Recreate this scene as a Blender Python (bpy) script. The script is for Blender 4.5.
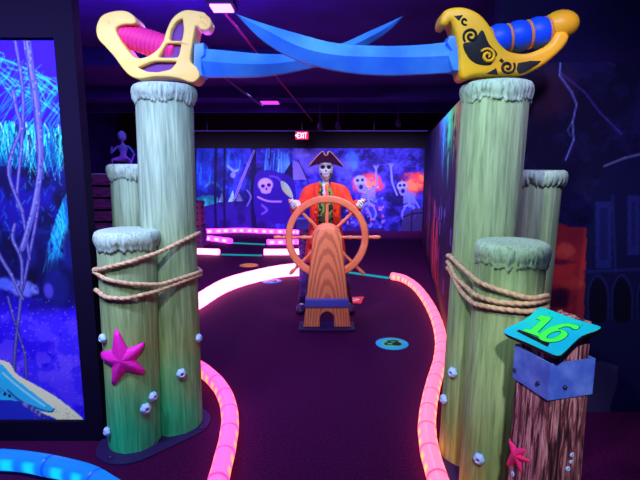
import bpy, bmesh, math, random
import numpy as np
from mathutils import Vector, Matrix
from mathutils.geometry import convex_hull_2d
random.seed(4); rng = np.random.default_rng(7)
for o in list(bpy.data.objects): bpy.data.objects.remove(o)
S = bpy.context.scene; COL = S.collection
PI = math.pi; R = math.radians

# ------------------------------------------------------------------ camera
TH = R(9.0); F = 480.0; CZ = 1.70
cam_d = bpy.data.cameras.new('camera'); cam_d.sensor_width = 36; cam_d.lens = 27
cam_d.clip_start = .05
cam = bpy.data.objects.new('camera', cam_d); COL.objects.link(cam)
cam.location = (0, 0, CZ); cam.rotation_euler = (R(90) - TH, 0, 0); S.camera = cam
S.view_settings.view_transform = 'Standard'; S.view_settings.look = 'None'
S.view_settings.gamma = 1; S.view_settings.use_curve_mapping = False
S.view_settings.exposure = 0.0
w = bpy.data.worlds.new('world'); S.world = w; w.use_nodes = True
w.node_tree.nodes['Background'].inputs[0].default_value = (.22, .02, 1, 1)
w.node_tree.nodes['Background'].inputs[1].default_value = .11

def aim(o, tgt):
    o.rotation_euler = (Vector(tgt) - o.location).to_track_quat('-Z', 'Y').to_euler()
def area(loc, tgt, sx, sy, power, col, spread=180):
    d = bpy.data.lights.new('area_lamp', 'AREA'); d.shape = 'RECTANGLE'; d.size = sx; d.size_y = sy
    d.energy = power; d.color = col; d.spread = R(spread)
    o = bpy.data.objects.new('area_lamp', d); COL.objects.link(o); o.location = loc; aim(o, tgt); return o
def spot(loc, tgt, power, col, ang, blend=.6, rad=.06):
    d = bpy.data.lights.new('spot_lamp', 'SPOT'); d.energy = power; d.color = col
    d.spot_size = R(ang); d.spot_blend = blend; d.shadow_soft_size = rad
    o = bpy.data.objects.new('spot_lamp', d); COL.objects.link(o); o.location = loc; aim(o, tgt); return o
# ultraviolet flood over the left mural
area((-1.75, 1.55, 2.85), (-1.9, 2.75, 1.1), 1.2, .12, 46, (.55, .6, 1), 120)
# unseen spots added over the entrance for both piling groups and the number post
spot((-.75, .9, 2.85), (-1.02, 2.85, 1.25), 125, (.84, .95, .88), 44, .8)
spot((-.35, 1.1, 2.85), (.95, 2.5, 1.35), 150, (.80, 1, .78), 44, .8)
spot((.35, -.3, 2.85), (.98, 1.9, .75), 330, (.9, .88, 1), 22, .9)
# unseen blue light added to brighten the crossed blades
area((0, 1.7, 2.9), (0, 2.75, 2.2), 2.0, .1, 22, (.45, .6, 1), 130)
# floods along the back mural
area((-1.9, 10.2, 2.7), (-1.9, 12.2, .9), 3.0, .15, 46, (.6, .5, 1), 75)
area((1.4, 10.2, 2.7), (1.4, 12.2, .9), 2.4, .15, 52, (.66, .5, 1), 75)
# spot on the skeleton pirate and his wheel
spot((.1, 3.1, 2.85), (.07, 5.1, 1.05), 210, (1, .85, .95), 34, .7)
# side and right murals
area((.45, 6.3, 2.8), (1.6, 6.2, 1.1), 3.0, .12, 60, (.7, .65, 1), 140)
area((-.9, 7.6, 2.87), (-.9, 7.6, 0), .9, .12, 16, (.85, .7, 1), 120)  # added fill that brightens the floor discs, no fixture there
spot((1.1, 1.5, 2.85), (1.9, 3.1, 1.1), 105, (.6, .5, 1), 70, .9)
# purple ceiling lamps, then added fills where no lamp is seen
area((-.85, 4.25, 2.87), (-.85, 4.25, 0), .5, .12, 34, (.36, .10, 1))
area((-1.05, 9.5, 2.87), (-1.05, 9.5, 0), .5, .12, 14, (.5, .12, 1))
area((-1.3, 3.4, 2.2), (-1.3, 3.4, 3), 1.6, .5, 45, (.28, .05, 1))  # added upward fill that tints the ceiling violet, not a fixture
area((-2.6, 6.5, 2.85), (-2.8, 6.5, 0), 1.5, .12, 70, (.25, .16, 1))  # added fill for the blue-violet glow behind the left pilings

# ------------------------------------------------------------------ helpers
cs, sn = math.cos(TH), math.sin(TH)
def ray(px, py):
    u = (px - 320) / F; v = (240 - py) / F
    return Vector((u, cs + v * sn, -sn + v * cs))
def P(px, py, Y):
    d = ray(px, py); return Vector((0, 0, CZ)) + d * (Y / d.y)
def G(px, py, z=0.0):
    d = ray(px, py); return Vector((0, 0, CZ)) + d * ((z - CZ) / d.z)
def zat(py, Y):
    return P(320, py, Y).z
def plane_hit(px, py, o, n):
    d = ray(px, py); c = Vector((0, 0, CZ)); return c + d * ((o - c).dot(n) / d.dot(n))

def lin(c):
    c = np.asarray(c, float) / 255.0
    return np.where(c <= .04045, c / 12.92, ((c + .055) / 1.055) ** 2.4)
def L3(r, g, b): return tuple(lin((r, g, b))) + (1,)

MATS = {}
def mat(name, rgb, rough=.6, metal=0, spec=.3, emit=None, es=0, noise=None, bump=None, coat=0):
    """noise=(rgb2, scale, stretch xyz, contrast lo, hi); bump=(scale, strength, stretch)"""
    if name in MATS: return MATS[name]
    m = bpy.data.materials.new(name); m.use_nodes = True; nt = m.node_tree; N = nt.nodes; K = nt.links
    b = N['Principled BSDF']
    b.inputs['Base Color'].default_value = L3(*rgb); b.inputs['Roughness'].default_value = rough
    b.inputs['Metallic'].default_value = metal; b.inputs['Specular IOR Level'].default_value = spec
    b.inputs['Coat Weight'].default_value = coat
    tc = N.new('ShaderNodeTexCoord')
    def nz(scale, st, detail=5):
        mp = N.new('ShaderNodeMapping'); mp.inputs['Scale'].default_value = st
        n = N.new('ShaderNodeTexNoise'); n.inputs['Scale'].default_value = scale; n.inputs['Detail'].default_value = detail
        K.new(tc.outputs['Object'], mp.inputs[0]); K.new(mp.outputs[0], n.inputs['Vector']); return n
    if noise:
        n = nz(noise[1], noise[2]); cr = N.new('ShaderNodeValToRGB')
        cr.color_ramp.elements[0].position = noise[3]; cr.color_ramp.elements[1].position = noise[4]
        cr.color_ramp.elements[0].color = L3(*rgb); cr.color_ramp.elements[1].color = L3(*noise[0])
        K.new(n.outputs['Fac'], cr.inputs[0]); K.new(cr.outputs[0], b.inputs['Base Color'])
    if bump:
        n = nz(bump[0], bump[2]); bp = N.new('ShaderNodeBump'); bp.inputs['Strength'].default_value = bump[1]
        bp.inputs['Distance'].default_value = .01
        K.new(n.outputs['Fac'], bp.inputs['Height']); K.new(bp.outputs[0], b.inputs['Normal'])
    if emit:
        b.inputs['Emission Color'].default_value = L3(*emit); b.inputs['Emission Strength'].default_value = es
    MATS[name] = m; return m
def glow(name, main, patch, joint, sa):
    """lit translucent moulding: light comes through in patches where the lamps sit inside"""
    m = bpy.data.materials.new(name); m.use_nodes = True; nt = m.node_tree; N = nt.nodes; K = nt.links
    b = N['Principled BSDF']; b.inputs['Base Color'].default_value = tuple(.5 * v for v in L3(*main)[:3]) + (1,); b.inputs['Roughness'].default_value = .35
    v = N.new('ShaderNodeVertexColor'); v.layer_name = 'lamp'; sp = N.new('ShaderNodeSeparateColor'); K.new(v.outputs[0], sp.inputs[0])
    m1 = N.new('ShaderNodeMix'); m1.data_type = 'RGBA'; m1.inputs['A'].default_value = L3(*main); m1.inputs['B'].default_value = L3(*patch); K.new(sp.outputs[0], m1.inputs[0])
    m2 = N.new('ShaderNodeMix'); m2.data_type = 'RGBA'; m2.inputs['B'].default_value = L3(*joint); K.new(m1.outputs['Result'], m2.inputs['A']); K.new(sp.outputs[1], m2.inputs[0])
    K.new(m2.outputs['Result'], b.inputs['Emission Color']); b.inputs['Emission Strength'].default_value = sa
    MATS[name] = m; return m

def tag(o, label=None, cat=None, group=None, kind=None):
    if label: o['label'] = label
    if cat: o['category'] = cat
    if group: o['group'] = group
    if kind: o['kind'] = kind
    return o
def empty(name, loc, label, cat, group=None, rz=0):
    o = bpy.data.objects.new(name, None); COL.objects.link(o); o.location = loc; o.rotation_euler = (0, 0, rz)
    o.empty_display_size = .1
    return tag(o, label, cat, group)
def wloc(o):
    m = Matrix.LocRotScale(o.location, o.rotation_euler, None)
    return wloc(o.parent) @ m if o.parent else m
def link(name, me, m, parent=None, smooth=True, auto=None):
    o = bpy.data.objects.new(name, me); COL.objects.link(o)
    ms = m if isinstance(m, (list, tuple)) else [m]
    for x in ms: me.materials.append(x)
    if smooth:
        me.polygons.foreach_set('use_smooth', [True] * len(me.polygons))
        if auto:
            bm = bmesh.new(); bm.from_mesh(me)
            for e in bm.edges:
                if len(e.link_faces) == 2 and e.calc_face_angle(0) > R(auto): e.smooth = False
            bm.to_mesh(me); bm.free()
    if parent:
        o.parent = parent
    return o
def world_to(parent, me):
    """vertices given in world coordinates become local to the parent"""
    if parent: me.transform(wloc(parent).inverted())
    return me
def mesh(verts, faces, name='shape'):
    me = bpy.data.meshes.new(name); me.from_pydata([tuple(v) for v in verts], [], faces); me.update()
    bm = bmesh.new(); bm.from_mesh(me); bmesh.ops.recalc_face_normals(bm, faces=bm.faces); bm.to_mesh(me); bm.free(); return me
class MB:
    def __init__(s): s.v = []; s.f = []
    def add(s, vs, fs):
        k = len(s.v); s.v += [Vector(v) for v in vs]; s.f += [tuple(i + k for i in f) for f in fs]; return s
    def box(s, c, d, M=None):
        vs = [Vector((x * d[0] / 2, y * d[1] / 2, z * d[2] / 2)) for x in (-1, 1) for y in (-1, 1) for z in (-1, 1)]
        if M: vs = [M @ v for v in vs]
        vs = [v + Vector(c) for v in vs]
        return s.add(vs, [(0, 1, 3, 2), (4, 6, 7, 5), (0, 4, 5, 1), (2, 3, 7, 6), (0, 2, 6, 4), (1, 5, 7, 3)])
    def lathe(s, prof, c=(0, 0, 0), M=None, n=24, fn=None):
        rings = []; vs = []
        for (r, z) in prof:
            rings.append(len(vs))
            for i in range(n):
                a = 2 * PI * i / n; rr, zz = (r, z) if fn is None else fn(r, z, a)
                v = Vector((rr * math.cos(a), rr * math.sin(a), zz))
                vs.append((M @ v if M else v) + Vector(c))
        fs = []
        for k in range(len(prof) - 1):
            for i in range(n):
                j = (i + 1) % n; fs.append((rings[k] + i, rings[k] + j, rings[k + 1] + j, rings[k + 1] + i))
        if prof[0][0] > 1e-5: fs.append(tuple(range(n))[::-1])
        if prof[-1][0] > 1e-5: fs.append(tuple(rings[-1] + i for i in range(n)))
        return s.add(vs, fs)
    def sweep(s, path, rad, n=12, lobes=0, twist=0, amp=.18, flat=1, closed=False):
        path = [Vector(p) for p in path]; m = len(path); vs = []; fs = []
        up = None; dist = 0
        for i, p in enumerate(path):
            if closed: t = (path[(i + 1) % m] - path[i - 1]).normalized()
            else: t = (path[min(i + 1, m - 1)] - path[max(i - 1, 0)]).normalized()
            if up is None:
                a = Vector((0, 0, 1)) if abs(t.z) < .9 else Vector((0, 1, 0)); up = (a - t * a.dot(t)).normalized()
            else:
                up = (up - t * up.dot(t)).normalized(); dist += (p - path[i - 1]).length
            sd = t.cross(up); r = rad(i / (m - 1)) if callable(rad) else rad
            for k in range(n):
                a = 2 * PI * k / n; q = r
                if lobes: q = r * (1 - amp + amp * abs(math.cos(lobes * a / 2 + dist * twist)))
                vs.append(p + sd * (q * math.cos(a)) + up * (q * math.sin(a) * flat))
        M_ = m if closed else m - 1
        for i in range(M_):
            for k in range(n):
                j = (k + 1) % n; i2 = (i + 1) % m
                fs.append((i * n + k, i * n + j, i2 * n + j, i2 * n + k))
        if not closed: fs.append(tuple(range(n))[::-1]); fs.append(tuple((m - 1) * n + k for k in range(n)))
        return s.add(vs, fs)
    def ball(s, c, d, M=None, nu=16, nv=10):
        prof = [(max(1e-6, math.sin(PI * k / nv)) , -math.cos(PI * k / nv)) for k in range(nv + 1)]
        D = Matrix.Diagonal((d[0], d[1], d[2])); D = (M @ D) if M else D
        return s.lathe(prof, c, D, nu)
    def mesh(s): 
        me = mesh(s.v, s.f); bm = bmesh.new(); bm.from_mesh(me); bmesh.ops.remove_doubles(bm, verts=bm.verts, dist=1e-5)
        bmesh.ops.recalc_face_normals(bm, faces=bm.faces); bm.to_mesh(me); bm.free(); return me
    def build(s, name, m, parent=None, smooth=True, auto=35, bevel=0, world=True):
        me = s.mesh()
        if world: world_to(parent, me)
        if bevel: me = bevel_mesh(me, bevel)
        return link(name, me, m, parent, smooth, auto)
def bevel_mesh(me, wd, seg=2):
    bm = bmesh.new(); bm.from_mesh(me)
    es = [e for e in bm.edges if len(e.link_faces) == 2 and e.calc_face_angle(0) > R(28)]
    bmesh.ops.bevel(bm, geom=es, offset=wd, segments=seg, affect='EDGES', profile=.5, clamp_overlap=True)
    bm.to_mesh(me); bm.free(); return me
def catmull(pts, n=6, closed=True):
    pts = [Vector(p) for p in pts]; m = len(pts); out = []
    rng_ = range(m) if closed else range(m - 1)
    for i in rng_:
        if closed: a, b, c, d = pts[i - 1], pts[i], pts[(i + 1) % m], pts[(i + 2) % m]
        else: a, b, c, d = pts[max(i - 1, 0)], pts[i], pts[i + 1], pts[min(i + 2, m - 1)]
        for k in range(n):
            t = k / n
            out.append(.5 * ((2 * b) + (c - a) * t + (2 * a - 5 * b + 4 * c - d) * t * t + (3 * b - a - 3 * c + d) * t ** 3))
    if not closed: out.append(pts[-1])
    return out
def plate(polys, half, bevel, smooth=0, res=3):
    """flat shape with holes in local XY, rounded edges, thickness 2*half along Z"""
    cu = bpy.data.curves.new('c', 'CURVE'); cu.dimensions = '2D'; cu.fill_mode = 'BOTH'
    cu.extrude = max(half - bevel, 0.0001); cu.bevel_depth = bevel; cu.bevel_resolution = res; cu.offset = -bevel
    for pl in polys:
        q = [Vector((p[0], p[1], 0)) for p in pl]
        if smooth: q = catmull(q, smooth)
        sp = cu.splines.new('POLY'); sp.points.add(len(q) - 1); sp.use_cyclic_u = True
        for a, b in zip(sp.points, q): a.co = (b[0], b[1], 0, 1)
    ob = bpy.data.objects.new('c', cu); COL.objects.link(ob)
    bpy.context.view_layer.update()
    me = bpy.data.meshes.new_from_object(ob.evaluated_get(bpy.context.evaluated_depsgraph_get()))
    bpy.data.objects.remove(ob); bpy.data.curves.remove(cu)
    me.materials.clear()
    bm = bmesh.new(); bm.from_mesh(me); bmesh.ops.remove_doubles(bm, verts=bm.verts, dist=1e-5)
    bmesh.ops.recalc_face_normals(bm, faces=bm.faces); bm.to_mesh(me); bm.free()
    return me
def upright(pxpolys, Y, half, bevel, smooth=5, res=3):
    """shape standing in the plane y = Y"""
    pl = [[(P(a, b, Y).x, P(a, b, Y).z) for a, b in q] for q in pxpolys]
    me = plate(pl, half, bevel, smooth, res)
    me.transform(Matrix.Translation((0, Y, 0)) @ Matrix.Rotation(R(90), 4, 'X')); return me

# ------------------------------------------------------------------ painted murals (colours on a fine grid)
def vnoise(h, w_, cell, seed):
    g = np.random.default_rng(seed); gy, gx = int(h / cell) + 3, int(w_ / cell) + 3
    a = g.random((gy, gx)); y = np.arange(h) / cell; x = np.arange(w_) / cell
    yi, xi = y.astype(int), x.astype(int); fy = (y - yi)[:, None]; fx = (x - xi)[None]
    fy = fy * fy * (3 - 2 * fy); fx = fx * fx * (3 - 2 * fx)
    A = a[yi][:, xi]; B = a[yi][:, xi + 1]; C = a[yi + 1][:, xi]; D = a[yi + 1][:, xi + 1]
    return A * (1 - fy) * (1 - fx) + B * (1 - fy) * fx + C * fy * (1 - fx) + D * fy * fx
def fbm(h, w_, cell, seed, oct=4):
    t = np.zeros((h, w_)); s = 0; a = 1
    for k in range(oct):
        t += a * vnoise(h, w_, max(cell / 2 ** k, 1.01), seed + k); s += a; a *= .55
    return t / s
class Canvas:
    def __init__(s, W, H, step, conv, bg):
        s.W, s.H, s.step = W, H, step; s.w = int(W / step) + 1; s.h = int(H / step) + 1
        s.a = np.zeros((s.h, s.w, 3)) + np.array(bg, float); s.conv = conv
    def uv(s, p): x, z = s.conv(*p); return x / s.step, z / s.step
    def blend(s, y0, y1, x0, x1, mask, col):
        s.a[y0:y1, x0:x1] = s.a[y0:y1, x0:x1] * (1 - mask[..., None]) + np.array(col, float) * mask[..., None]
    def poly(s, pts, col, op=1, smooth=0, tex=0, seed=1):
        q = [Vector((*s.uv(p), 0)) for p in pts]
        if smooth: q = catmull(q, smooth)
        xs = np.array([v.x for v in q]); ys = np.array([v.y for v in q])
        x0, x1 = max(int(xs.min()), 0), min(int(xs.max()) + 2, s.w); y0, y1 = max(int(ys.min()), 0), min(int(ys.max()) + 2, s.h)
        if x1 <= x0 or y1 <= y0: return
        X, Y = np.meshgrid(np.arange(x0, x1), np.arange(y0, y1)); ins = np.zeros(X.shape, bool)
        for i in range(len(q)):
            xa, ya, xb, yb = xs[i - 1], ys[i - 1], xs[i], ys[i]
            if ya == yb: continue
            c = ((ya > Y) != (yb > Y)) & (X < (xb - xa) * (Y - ya) / (yb - ya) + xa); ins ^= c
        m = ins * float(op)
        if tex: m = m * (1 - tex + tex * fbm(y1 - y0, x1 - x0, 8, seed) * 2).clip(0, 1)
        s.blend(y0, y1, x0, x1, m, col)
    def line(s, pts, wpx, col, op=1, smooth=4, taper=False):
        q = [Vector((*s.uv(p), 0)) for p in pts]
        if smooth and len(q) > 2: q = catmull(q, smooth, False)
        k = s.pxs / s.step; n = len(q) - 1
        for i in range(n):
            a, b = q[i], q[i + 1]; r = max(wpx * k / 2, .35)
            if taper: r *= max(.25, 1 - i / n)
            x0 = max(int(min(a.x, b.x) - r - 2), 0); x1 = min(int(max(a.x, b.x) + r + 3), s.w)
            y0 = max(int(min(a.y, b.y) - r - 2), 0); y1 = min(int(max(a.y, b.y) + r + 3), s.h)
            if x1 <= x0 or y1 <= y0: continue
            X, Y = np.meshgrid(np.arange(x0, x1), np.arange(y0, y1)); d = b - a; L = max(d.length_squared, 1e-6)
            t = (((X - a.x) * d.x + (Y - a.y) * d.y) / L).clip(0, 1)
            D = np.hypot(X - a.x - t * d.x, Y - a.y - t * d.y)
            s.blend(y0, y1, x0, x1, (r + .5 - D).clip(0, 1) * op, col)
    def blob(s, p, rx, ry, col, op=1, hard=1.5, tex=.0, seed=3):
        cx, cy = s.uv(p); k = s.pxs / s.step; rx *= k; ry *= k
        x0, x1 = max(int(cx - rx * 2), 0), min(int(cx + rx * 2) + 1, s.w); y0, y1 = max(int(cy - ry * 2), 0), min(int(cy + ry * 2) + 1, s.h)
        if x1 <= x0 or y1 <= y0: return
        X, Y = np.meshgrid(np.arange(x0, x1), np.arange(y0, y1)); d = ((X - cx) / rx) ** 2 + ((Y - cy) / ry) ** 2
        if tex: d = d + (fbm(y1 - y0, x1 - x0, max(rx, ry) * .4 + 1.5, seed) - .5) * tex * 3
        m = (1 / (1 + np.exp((d - 1) * 4 * hard))) * op
        s.blend(y0, y1, x0, x1, m, col)
    def build(s, name, M, parent=None, dens=.03):
        h, w_ = s.h, s.w; xs, zs = np.meshgrid(np.arange(w_) * s.step, np.arange(h) * s.step)
        co = np.stack([xs, zs * 0, zs], -1).reshape(-1, 3)
        Mx = np.array(M); co = co @ Mx[:3, :3].T + Mx[:3, 3]
        idx = np.arange(h * w_).reshape(h, w_)
        f = np.stack([idx[:-1, :-1], idx[:-1, 1:], idx[1:, 1:], idx[1:, :-1]], -1).reshape(-1, 4)
        me = bpy.data.meshes.new(name); me.vertices.add(len(co)); me.vertices.foreach_set('co', co.ravel())
        me.loops.add(f.size); me.loops.foreach_set('vertex_index', f.ravel())
        me.polygons.add(len(f)); me.polygons.foreach_set('loop_start', np.arange(len(f)) * 4); me.update(calc_edges=True)
        at = me.color_attributes.new('paint', 'FLOAT_COLOR', 'POINT')
        c = np.ones((h * w_, 4)); c[:, :3] = lin(s.a.reshape(-1, 3).clip(0, 255)); at.data.foreach_set('color', c.ravel())
        me.validate()
        if 'mural_paint' not in MATS:
            m = bpy.data.materials.new('mural_paint'); m.use_nodes = True
            b = m.node_tree.nodes['Principled BSDF']; v = m.node_tree.nodes.new('ShaderNodeVertexColor'); v.layer_name = 'paint'
            m.node_tree.links.new(v.outputs[0], b.inputs['Base Color']); b.inputs['Roughness'].default_value = .6
            b.inputs['Specular IOR Level'].default_value = .15
            MATS['mural_paint'] = m
        world_to(parent, me)
        return link(name, me, MATS['mural_paint'], parent, False)

# ------------------------------------------------------------------ the room
BY = 12.2; CH = 2.95
def struct(name, mb, m, bevel=0):
    o = mb.build(name, m, bevel=bevel, smooth=False); o['kind'] = 'structure'; return o
m_floor = mat('carpet', (50, 0, 48), .8, spec=.1, noise=((72, 2, 66), 60, (1, 1, 1), .4, .7), bump=(160, .25, (1, 1, 1)))
m_black = mat('black_paint', (24, 16, 60), .8, spec=.1, noise=((34, 22, 84), 2, (1, 1, 1), .35, .7))
m_ceil = mat('ceiling_paint', (54, 34, 140), .8, noise=((36, 22, 100), 1.5, (1, 1, 1), .35, .7))
m_dark = mat('dark_wall_paint', (14, 10, 24), .8)
m_frame = mat('dark_frame', (13, 5, 36), .8, spec=.08)
struct('floor', MB().box((-.3, 5.0, -.05), (11, 15, .1)), m_floor)
struct('ceiling', MB().box((-.3, 5.0, CH + .05), (11, 15, .1)), m_ceil)
struct('wall_back', MB().box((-.3, BY + .06, CH / 2), (11, .1, CH)), m_dark)
struct('wall_left', MB().box((-5.0, 7.5, CH / 2), (.1, 9.4, CH)), m_black)
struct('trim_1', MB().box((-1.7, BY - .015, 2.13), (6.6, .05, .07)), m_dark)
# partition carrying the left mural: header, stile and sill round the opening
lx0, lx1, lz0, lz1 = -3.0, -1.45, .129, 2.38
struct('wall_1', MB().box((-2.17, 2.81, CH / 2 ), (1.66, .056, CH)), m_frame)
for i, (c_, d_) in enumerate(((((-1.34 + lx1) / 2, 2.766, CH / 2), (lx1 * -1 - 1.34, .030, CH)), (((lx0 + lx1) / 2, 2.766, (lz1 + CH) / 2), (lx1 - lx0, .030, CH - lz1)), (((lx0 + lx1) / 2, 2.766, lz0 / 2), (lx1 - lx0, .030, lz0)))):
    struct('trim_%d' % (i + 5), MB().box(c_, d_), m_frame)
sa, sb_ = Vector((2.13, 9.75, 0)), Vector((1.03, 3.16, 0))
sd = (sb_ - sa); sl = sd.length; sdn = sd.normalized(); ang = math.atan2(sdn.y, sdn.x)
nrm = Vector((sdn.y, -sdn.x, 0))   # points to -x side
if nrm.x > 0: nrm = -nrm
struct('wall_right', MB().box((sa + sb_) / 2 - nrm * .05 + Vector((0, 0, 1.13)), (sl, .09, 2.26), Matrix.Rotation(ang, 3, 'Z')), m_black)
struct('wall_2', MB().box((2.85, 3.17, CH / 2), (3.5, .1, CH)), m_black)
# ceiling beams and ducts
for i, y in enumerate((5.6, 8.2, 10.4)):
    struct('trim_%d' % (i + 2), MB().box((-.3, y, CH - .09), (9.3, .14, .18)), m_ceil)

m_blk = mat('black_trim', (8, 6, 14), .5)
# ------------------------------------------------------------------ murals
# left: jungle waterfall
def cl(px, py): p = P(px, py, 2.75); return p.x - lx0, p.z - lz0
c = Canvas(lx1 - lx0, lz1 - lz0, .0055, cl, (30, 10, 190)); c.pxs = 2.8 / F
h_, w_ = c.h, c.w; zz = np.linspace(0, 1, h_)[:, None]
n1 = fbm(h_, w_, 40, 11); n2 = fbm(h_, w_, 12, 21)
def band(z0, z1, soft=.03): return 1 / (1 + np.exp(-(zz - z0) / soft)) * 1 / (1 + np.exp((zz - z1) / soft))
def mixin(mask, col): c.a = c.a * (1 - mask[..., None]) + np.array(col, float) * mask[..., None]
one = np.ones((h_, w_))
mixin(one, (50, 0, 255))
mixin(band(.30, .74) * one * .93, (18, 14, 120)); mixin(band(.28, .72) * (n1 > .5) * .6, (12, 6, 60)); mixin(band(.33, .72) * (n2 > .62) * .5, (20, 70, 190))
mixin(band(-.2, .31, .01) * one, (60, 35, 240))
mixin(band(-.2, .31, .01) * (n2 > .52) * .6, (96, 62, 246)); mixin(band(-.2, .31) * (n1 < .43) * .55, (30, 0, 215))
mixin(band(.12, .2, .01) * (n2 > .45) * .6, (112, 78, 250))
g = random.Random(5)
for k in range(26): c.blob((g.uniform(-120, 80), g.uniform(160, 292)), g.uniform(6, 18), g.uniform(8, 24), (6, 4, 40), .7, 1.2, .7, 400 + k)
for k in range(90):     # upper fronds
    x = g.uniform(-60, 70); y = 50 + (x + 40) * .35 + g.uniform(-14, 20); l = g.uniform(25, 60); a = g.uniform(1.9, 2.5)
    c.line([(x, y), (x + l * .5 * math.cos(a), y + l * .5 * math.sin(a)), (x + l * math.cos(a), y + l * math.sin(a))], g.choice((.8, 1.1)), g.choice(((10, 170, 220), (30, 120, 230), (20, 90, 220))), .75)
for k in range(46):
    x = g.uniform(-60, 55); y = 60 + (x + 40) * .35 + g.uniform(-22, 14); 
    c.line([(x, y), (x + g.uniform(8, 26), y + g.uniform(2, 22))], .9, (60, 220, 235), .75)
c.line([(-60, 40), (10, 62), (55, 88), (80, 120)], 1.6, (40, 190, 230))
c.poly([(-170, 118), (0, 124), (55, 128), (66, 136), (66, 160), (40, 168), (0, 166), (-170, 160)], (6, 80, 140), .8, 3)
for k in range(620):    # thatched fringe, bright teal
    x = g.uniform(-160, 78); y0 = 124 + .05 * (x + 20) + g.uniform(-5, 10); l = g.uniform(18, 48)
    col = g.choice(((20, 200, 210), (60, 225, 200), (10, 140, 190), (60, 235, 230), (4, 40, 90), (6, 30, 80), (150, 235, 190)))
    c.line([(x, y0), (x + g.uniform(-3, 5), y0 + l * .5), (x + g.uniform(-5, 9), y0 + l)], g.uniform(.7, 1.5), col, .9, taper=True)
for k in range(70):     # hanging frond, right
    t = g.random(); x = 66 - 22 * t; y = 196 + 60 * t ** 1.3 - 4; 
    c.line([(x, y), (x + g.uniform(-2, 8), y + 12), (x + g.uniform(-4, 12), y + g.uniform(20, 38))], 1.0, g.choice(((20, 150, 190), (40, 190, 200), (15, 80, 170))), .8)
for k in range(160):
    x = g.uniform(-60, 75); y = g.uniform(165, 270)
    c.line([(x, y), (x + g.uniform(-4, 4), y + g.uniform(2, 7))], .9, g.choice(((30, 90, 210), (40, 150, 210), (30, 40, 170))), .6)
for (x, y, rx, ry) in ((60, 285, 22, 26), (30, 250, 16, 22), (75, 250, 14, 24), (-8, 262, 18, 20)): c.blob((x, y), rx, ry, (12, 8, 70), .8, 2); c.blob((x - 6, y + 4), rx * .6, ry * .7, (26, 34, 140), .5)
c.blob((20, 290), 14, 9, (110, 120, 235), .9, 1.5, .5); c.blob((2, 285), 8, 7, (90, 110, 240), .8, 1.5, .5); c.blob((46, 292), 5, 8, (90, 70, 220), .7)
for k in range(400):
    x = g.uniform(-160, 82); y = g.uniform(300, 415); c.blob((x, y), .7, .6, (190, 160, 255), .5)
V = (84, 78, 160); V2 = (120, 125, 195)
def vine(pts, wd, a=V, b=V2):
    c.line(pts, wd + 1.2, (40, 20, 110)); c.line(pts, wd, a); c.line([(x - wd * .22, y) for x, y in pts], wd * .35, b, .8)
vine([(20, 30), (28, 80), (34, 130), (36, 200), (26, 260), (20, 290)], 2.2); vine([(12, 38), (20, 90), (19, 140), (14, 200), (20, 215), (27, 260)], 2.2)
vine([(24, 30), (28, 62), (35, 110), (38, 160), (33, 200), (24, 235), (19, 250)], 5); vine([(10, 90), (14, 110), (18, 128), (10, 150), (6, 175), (20, 212)], 2.6)
vine([(12, 225), (10, 240), (19, 262), (18, 300), (13, 345), (11, 378)], 2.6); vine([(-20, 225), (0, 262), (8, 275), (20, 300)], 3); vine([(5, 298), (14, 330), (22, 355), (24, 380)], 1.6)
for x0 in (-90, -55, -120): vine([(x0, 20), (x0 + 8, 120), (x0 - 6, 220), (x0 + 5, 330)], 5)
c.poly([(-120, 372), (-60, 362), (0, 362), (14, 376), (35, 388), (58, 402), (84, 425), (84, 440), (-120, 440)], (255, 250, 195), 1, 4)
c.poly([(-120, 372), (-40, 358), (-5, 364), (12, 380), (40, 402), (52, 412), (40, 414), (22, 411), (-20, 400), (-120, 400)], (50, 205, 240), 1, 4)
c.line([(0, 375), (20, 392), (42, 408)], 2.2, (170, 250, 240)); c.line([(-10, 385), (8, 398), (20, 405)], 1.6, (70, 150, 200))
c.poly([(-120, 395), (0, 402), (18, 404), (36, 414), (44, 424), (-120, 424)], (40, 50, 190), 1, 3); c.line([(52, 411), (46, 414), (20, 404), (5, 392)], 1.2, (30, 20, 90))
for k in range(10): c.blob((22 + k * 2, 406 + k * 1.3), 2.2, 2.8, g.choice(((120, 90, 190), (60, 40, 130), (170, 150, 220))), .8)
for x, y in ((2, 396), (7, 398), (-4, 394)): c.blob((x, y), 1.6, 2, (20, 20, 80), 1, 2)
for k in range(60): c.blob((g.uniform(30, 78), g.uniform(408, 424)), .6, .5, (190, 150, 120), .6)
for k in range(500):
    x = g.uniform(8, 40); y = g.uniform(36, 370); iy, ix = [int(v) for v in reversed(c.uv((x, y)))]
    if 0 <= iy < c.h and 0 <= ix < c.w and c.a[iy, ix, 0] > 80 and c.a[iy, ix, 1] > 70: c.blob((x, y), .8, 1.2, g.choice(((50, 40, 120), (140, 150, 210), (60, 60, 140))), .7)
o = c.build('mural', Matrix.Translation((lx0, 2.776, lz0)))
tag(o, 'jungle waterfall mural with teal thatch, twisting vines and beached boat, inside dark frame at left', 'mural')

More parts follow.
